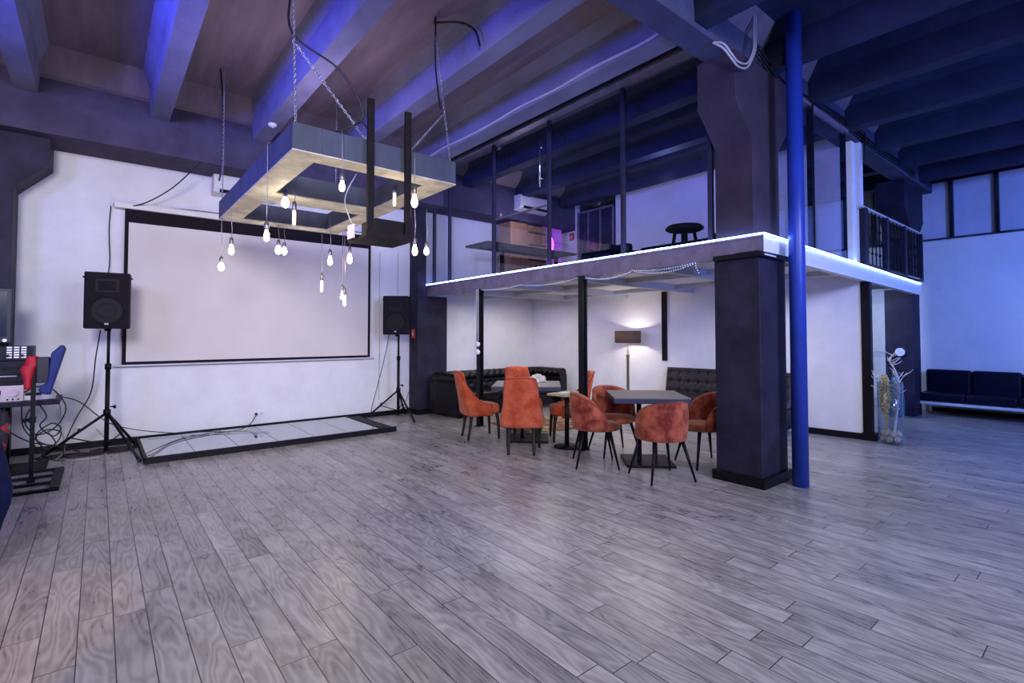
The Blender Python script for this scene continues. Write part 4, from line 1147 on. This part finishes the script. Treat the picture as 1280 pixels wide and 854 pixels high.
for k,(pts,l) in enumerate((
 ([(-.62,7.5,.86),(-.5,7.45,.93),(-.38,7.45,.90),(-.26,7.40,.70),(-.33,7.40,.50),(-.48,7.42,.42),(-.58,7.4,.55),(-.55,7.4,.70)],'thick black cable looping off the right end of the equipment table'),
 ([(-.62,7.5,.73),(-.60,7.5,.5),(-.50,7.5,.35),(-.36,7.5,.28),(-.30,7.55,.40),(-.42,7.5,.45),(-.52,7.5,.33),(-.40,7.6,.12),(-.28,7.9,.02)],'tangled black cable under the right end of the equipment table'),
 ([(-.48,7.5,.73),(-.42,7.48,.6),(-.47,7.48,.5),(-.36,7.48,.38),(-.30,7.48,.46),(-.38,7.48,.52),(-.50,7.48,.40),(-.42,7.48,.25),(-.34,7.48,.3),(-.40,7.48,.42)],'curled thin black cable hanging under the equipment table'),
 ([(-.9,7.3,.70),(-.75,7.3,.55),(-.55,7.45,.35),(-.35,7.9,.20),(-.15,8.2,.05)],'black cable sagging from under the table toward the tripod'))):
    cable(pts,.007,'hanging_cable',l)
# blue light fixture + stand
t=thing('equipment_stand','black metal stand with a slatted rectangular floor base at the left','stand',(-.50,7.06,0))
MB().box(-.018,.018,-.018,.018,.02,1.26).build('pole',M['black'],t,bevel=.003)
m=MB(); 
bx0,bx1,by0,by1=-.62,.235,-.53,.46
m.box(bx0,bx1,by0,by0+.05,0,.028); m.box(bx0,bx1,by1-.04,by1,0,.028); m.box(bx1-.075,bx1,by0,by1,0,.028); m.box(bx0,bx0+.05,by0,by1,0,.028)
m.box(bx0,bx1-.07,-.21,-.16,0,.026); m.box(bx0,bx1-.07,.12,.16,0,.026)
m.build('base_frame',M['black'],t,bevel=.003)
m=MB(); m.box(-.03,.03,-.03,.03,0.0,.05); m.box(-.026,.026,-.026,.026,.60,.66); m.build('clamp',M['black'],t,bevel=.003)
MB().cyl((-.02,0,.63),(-.075,-.01,.625),.018,n=12).build('clamp_knob',M['black'],t)
t=thing('stage_light','tilted blue plastic stage light fixed at the right of the stand pole','stage light',(-.46,7.06,.90))
m=MB(); m.prism([(.0,.02),(.03,-.01),(.09,-.02),(.20,.44),(.19,.47),(.165,.485),(.09,.40),(.065,.10),(.01,.06)],-.07,.07,'y'); m.build('housing',M['bplastic'],t,bevel=.012,seg=3)
m=MB(); m.prism([(.075,.02),(.093,-.015),(.204,.44),(.19,.45)],-.06,.06,'y'); m.build('lens_panel',M['winframe'],t)
m=MB(); m.box(-.02,.08,-.055,.055,.10,.36); m.build('rear_box',M['winframe'],t,bevel=.01)
m=MB(); m.cyl((-.09,0,.2),(-.03,0,.2),.016); m.build('mount_bolt',M['black'],t)
m=MB(); G=[]
for j in range(9):
    z=1.27-.33*j/8; w=.03+.032*math.sin(PI*min(1,j/6.5+.12))
    G.append([(-.50-.01+w*math.cos(2*PI*i/14)*(1+.15*math.sin(3*i+j))-.03*(j>2),7.06+.05*math.sin(2*PI*i/14),z) for i in range(15)])
m.grid(G,True); m.add(G[0][:-1],[tuple(range(14))]); m.add(G[-1][:-1],[tuple(range(14))])
tag(m.build('red_cloth',M['red']),'bright red cloth draped over the top of the stand pole','cloth')
# dark box and colourful cloth under the table
t=thing('floor_monitor','black box speaker standing on the floor under the equipment table','loudspeaker',(-1.02,7.52,0))
MB().box(-.35,.26,-.15,.25,.0,.66).build('cabinet',M['matte'],t,bevel=.01); MB().box(-.31,.22,-.155,-.15,.05,.61).build('grille',M['grille'],t)
def cloth_mat():
    m,n,b,o=nt('red_green_cloth'); N=n.nodes.new; L=n.links.new
    tc=N('ShaderNodeTexCoord'); v=N('ShaderNodeTexNoise'); v.inputs['Scale'].default_value=7; L(tc.outputs['Object'],v.inputs['Vector'])
    r=N('ShaderNodeValToRGB'); r.color_ramp.interpolation='CONSTANT'; e=r.color_ramp.elements
    e[0].color=(.02,.02,.03,1); e[1].position=.5; e[1].color=(.35,.02,.03,1); q=e.new(.58); q.color=(.02,.2,.12,1)
    L(v.outputs['Fac'],r.inputs[0]); L(r.outputs[0],b.inputs['Base Color']); b.inputs['Roughness'].default_value=.8
    return m
M['rg']=cloth_mat()
m=MB(); G=[]
for j in range(10):
    z=.70-.55*j/9; w=.03+.015*math.sin(j*.6)
    G.append([(-.73+w*math.cos(2*PI*i/12)*(1+.2*math.sin(2*i+j)),7.30+.06*math.sin(2*PI*i/12),z) for i in range(13)])
m.grid(G,True); m.add(G[0][:-1],[tuple(range(12))]); m.add(G[-1][:-1],[tuple(range(12))])
tag(m.build('patterned_scarf',M['rg']),'red and green patterned scarf hanging under the equipment table','scarf')
tag(MB().box(-.95,-.42,7.62,8.08,.0,.02).build('floor_mat',M['matte'],bevel=.004),'thin dark mat lying on the floor behind the slatted stand base','mat')
# navy cloth covered cocktail table at the left edge
t=thing('covered_table','high cocktail table covered by a navy stretch cloth at the left picture edge','table',(-.76,4.468,0))
n=48; G=[]
for j,(r,z) in enumerate(((.001,1.17),(.235,1.17),(.25,1.16),(.262,1.08),(.29,.9),(.325,.7),(.355,.52),(.345,.42),(.315,.32),(.285,.18),(.27,.08),(.26,.06))):
    G.append([(r*(1+(.03*math.sin(7*2*PI*i/n) if j>4 else 0))*math.cos(2*PI*i/n),r*(1+(.03*math.sin(7*2*PI*i/n) if j>4 else 0))*math.sin(2*PI*i/n),z) for i in range(n+1)])
m=MB(); m.grid(G,True); m.build('navy_cover',M['navy'],t)
MB().cyl((0,0,0),(0,0,1.15),.03,n=12).build('column',M['black'],t); MB().lathe([(.001,.0),(.24,0),(.22,.02),(.001,.03)],(0,0,0),24).build('base',M['black'],t)

# ------------------------------------------------------------------ room lights and added unseen fills
def area(name,loc,target,size,energy,col,sy=None,spread=None):
    L=bpy.data.lights.new(name,'AREA'); L.energy=energy; L.color=col; L.size=size
    if sy: L.shape='RECTANGLE'; L.size_y=sy
    if spread: L.spread=spread
    o=bpy.data.objects.new(name,L); C.objects.link(o); o.location=loc
    d=Vector(target)-Vector(loc); o.rotation_euler=d.to_track_quat('-Z','Y').to_euler(); return o
# unseen floods and uplights added to light walls, floor and ceiling
def pt(name,loc,energy,col,r=.12):
    L=bpy.data.lights.new(name,'POINT'); L.energy=energy; L.color=col; L.shadow_soft_size=r
    o=bpy.data.objects.new(name,L); C.objects.link(o); o.location=loc; return o
area('flood_white',(-1.4,-2.0,3.9),(1.8,8.7,2.3),1.6,205,(.96,.93,1.0),spread=math.radians(110))
area('flood_violet',(-3.4,2.0,3.9),(.3,8.7,2.6),1.0,60,(.36,.34,1.0),spread=math.radians(120))
area('flood_blue',(6.5,-3.6,3.9),(12.6,1.2,1.9),1.6,300,(.13,.26,1.0),spread=math.radians(120))
area('floor_fill',(3.2,-3.6,4.1),(3.8,2.0,0),2.0,215,(.70,.73,1.0),spread=math.radians(120))
area('uplight_violet',(-3.6,4.5,2.9),(.6,5.2,4.75),.7,120,(.05,.07,1.0),spread=math.radians(75))
area('deck_fill',(1.8,5.6,3.35),(1.6,5.4,4.75),1.0,13,(.80,.66,1.0))  # added fill floating over the pendant to lift the ceiling deck
area('uplight_blue',(3.6,-2.8,1.6),(4.5,4.0,4.7),1.0,70,(.10,.20,1.0),spread=math.radians(100))
area('uplight_right',(9.0,-3.8,1.4),(9.0,1.0,4.7),1.2,28,(.08,.16,1.0),spread=math.radians(120))
# under the mezzanine
for x,y,e in ((5.7,6.6,17),(5.8,4.3,14),(6.6,7.6,12),(6.9,3.2,13)):
    area('mezz_downlight',(x,y,2.15),(x,y,0),1.1,e,(1,.96,.88))
area('corridor_fill',(10.4,3.6,2.1),(12.3,3.4,.9),.5,30,(.55,.68,1))  # added fill to brighten the corridor door
# upstairs and landing: added fill points without fixtures
pt('upstairs_fill',(6.9,4.6,4.0),16,(.62,.62,1.0))
pt('landing_fill',(11.9,4.3,3.9),22,(.6,.7,1))
pt('upstairs_fill_far',(6.3,7.3,3.6),22,(.85,.80,1.0))
sp=bpy.data.lights.new('warm_spot','SPOT'); sp.energy=330; sp.color=(1,.55,.16); sp.spot_size=math.radians(17); sp.spot_blend=.5; sp.shadow_soft_size=.05
so=bpy.data.objects.new('warm_spot',sp); C.objects.link(so); so.location=(-1.6,1.0,4.2); so.rotation_euler=(Vector((-.50,3.55,0))-Vector(so.location)).to_track_quat('-Z','Y').to_euler()

sp=bpy.data.lights.new('blue_floor_patch','SPOT'); sp.energy=420; sp.color=(.12,.25,1); sp.spot_size=math.radians(16); sp.spot_blend=.9; sp.shadow_soft_size=.05  # added unseen spot; its blue pool stands in for a floor reflection
so=bpy.data.objects.new('blue_floor_patch',sp); C.objects.link(so); so.location=(3.0,-2.0,4.2); so.rotation_euler=(Vector((2.2,3.5,0))-Vector(so.location)).to_track_quat('-Z','Y').to_euler()
W=bpy.data.worlds.new('w'); bpy.context.scene.world=W; W.use_nodes=True
W.node_tree.nodes['Background'].inputs[0].default_value=(.3,.3,.5,1); W.node_tree.nodes['Background'].inputs[1].default_value=.3

# ------------------------------------------------------------------ camera
cam=bpy.data.cameras.new('camera'); co=bpy.data.objects.new('camera',cam); C.objects.link(co)
cam.sensor_width=36; cam.lens=633.0*36/1280; cam.shift_y=-28.6/1280*1.0; cam.clip_start=.05; cam.clip_end=100
co.location=(0,0,1.5); co.rotation_euler=(math.radians(90+1.687),0,-math.radians(39.23))
sc=bpy.context.scene; sc.camera=co
sc.view_settings.view_transform='Standard'; sc.view_settings.look='None'; sc.view_settings.gamma=1; sc.view_settings.use_curve_mapping=False
sc.view_settings.exposure=0.0
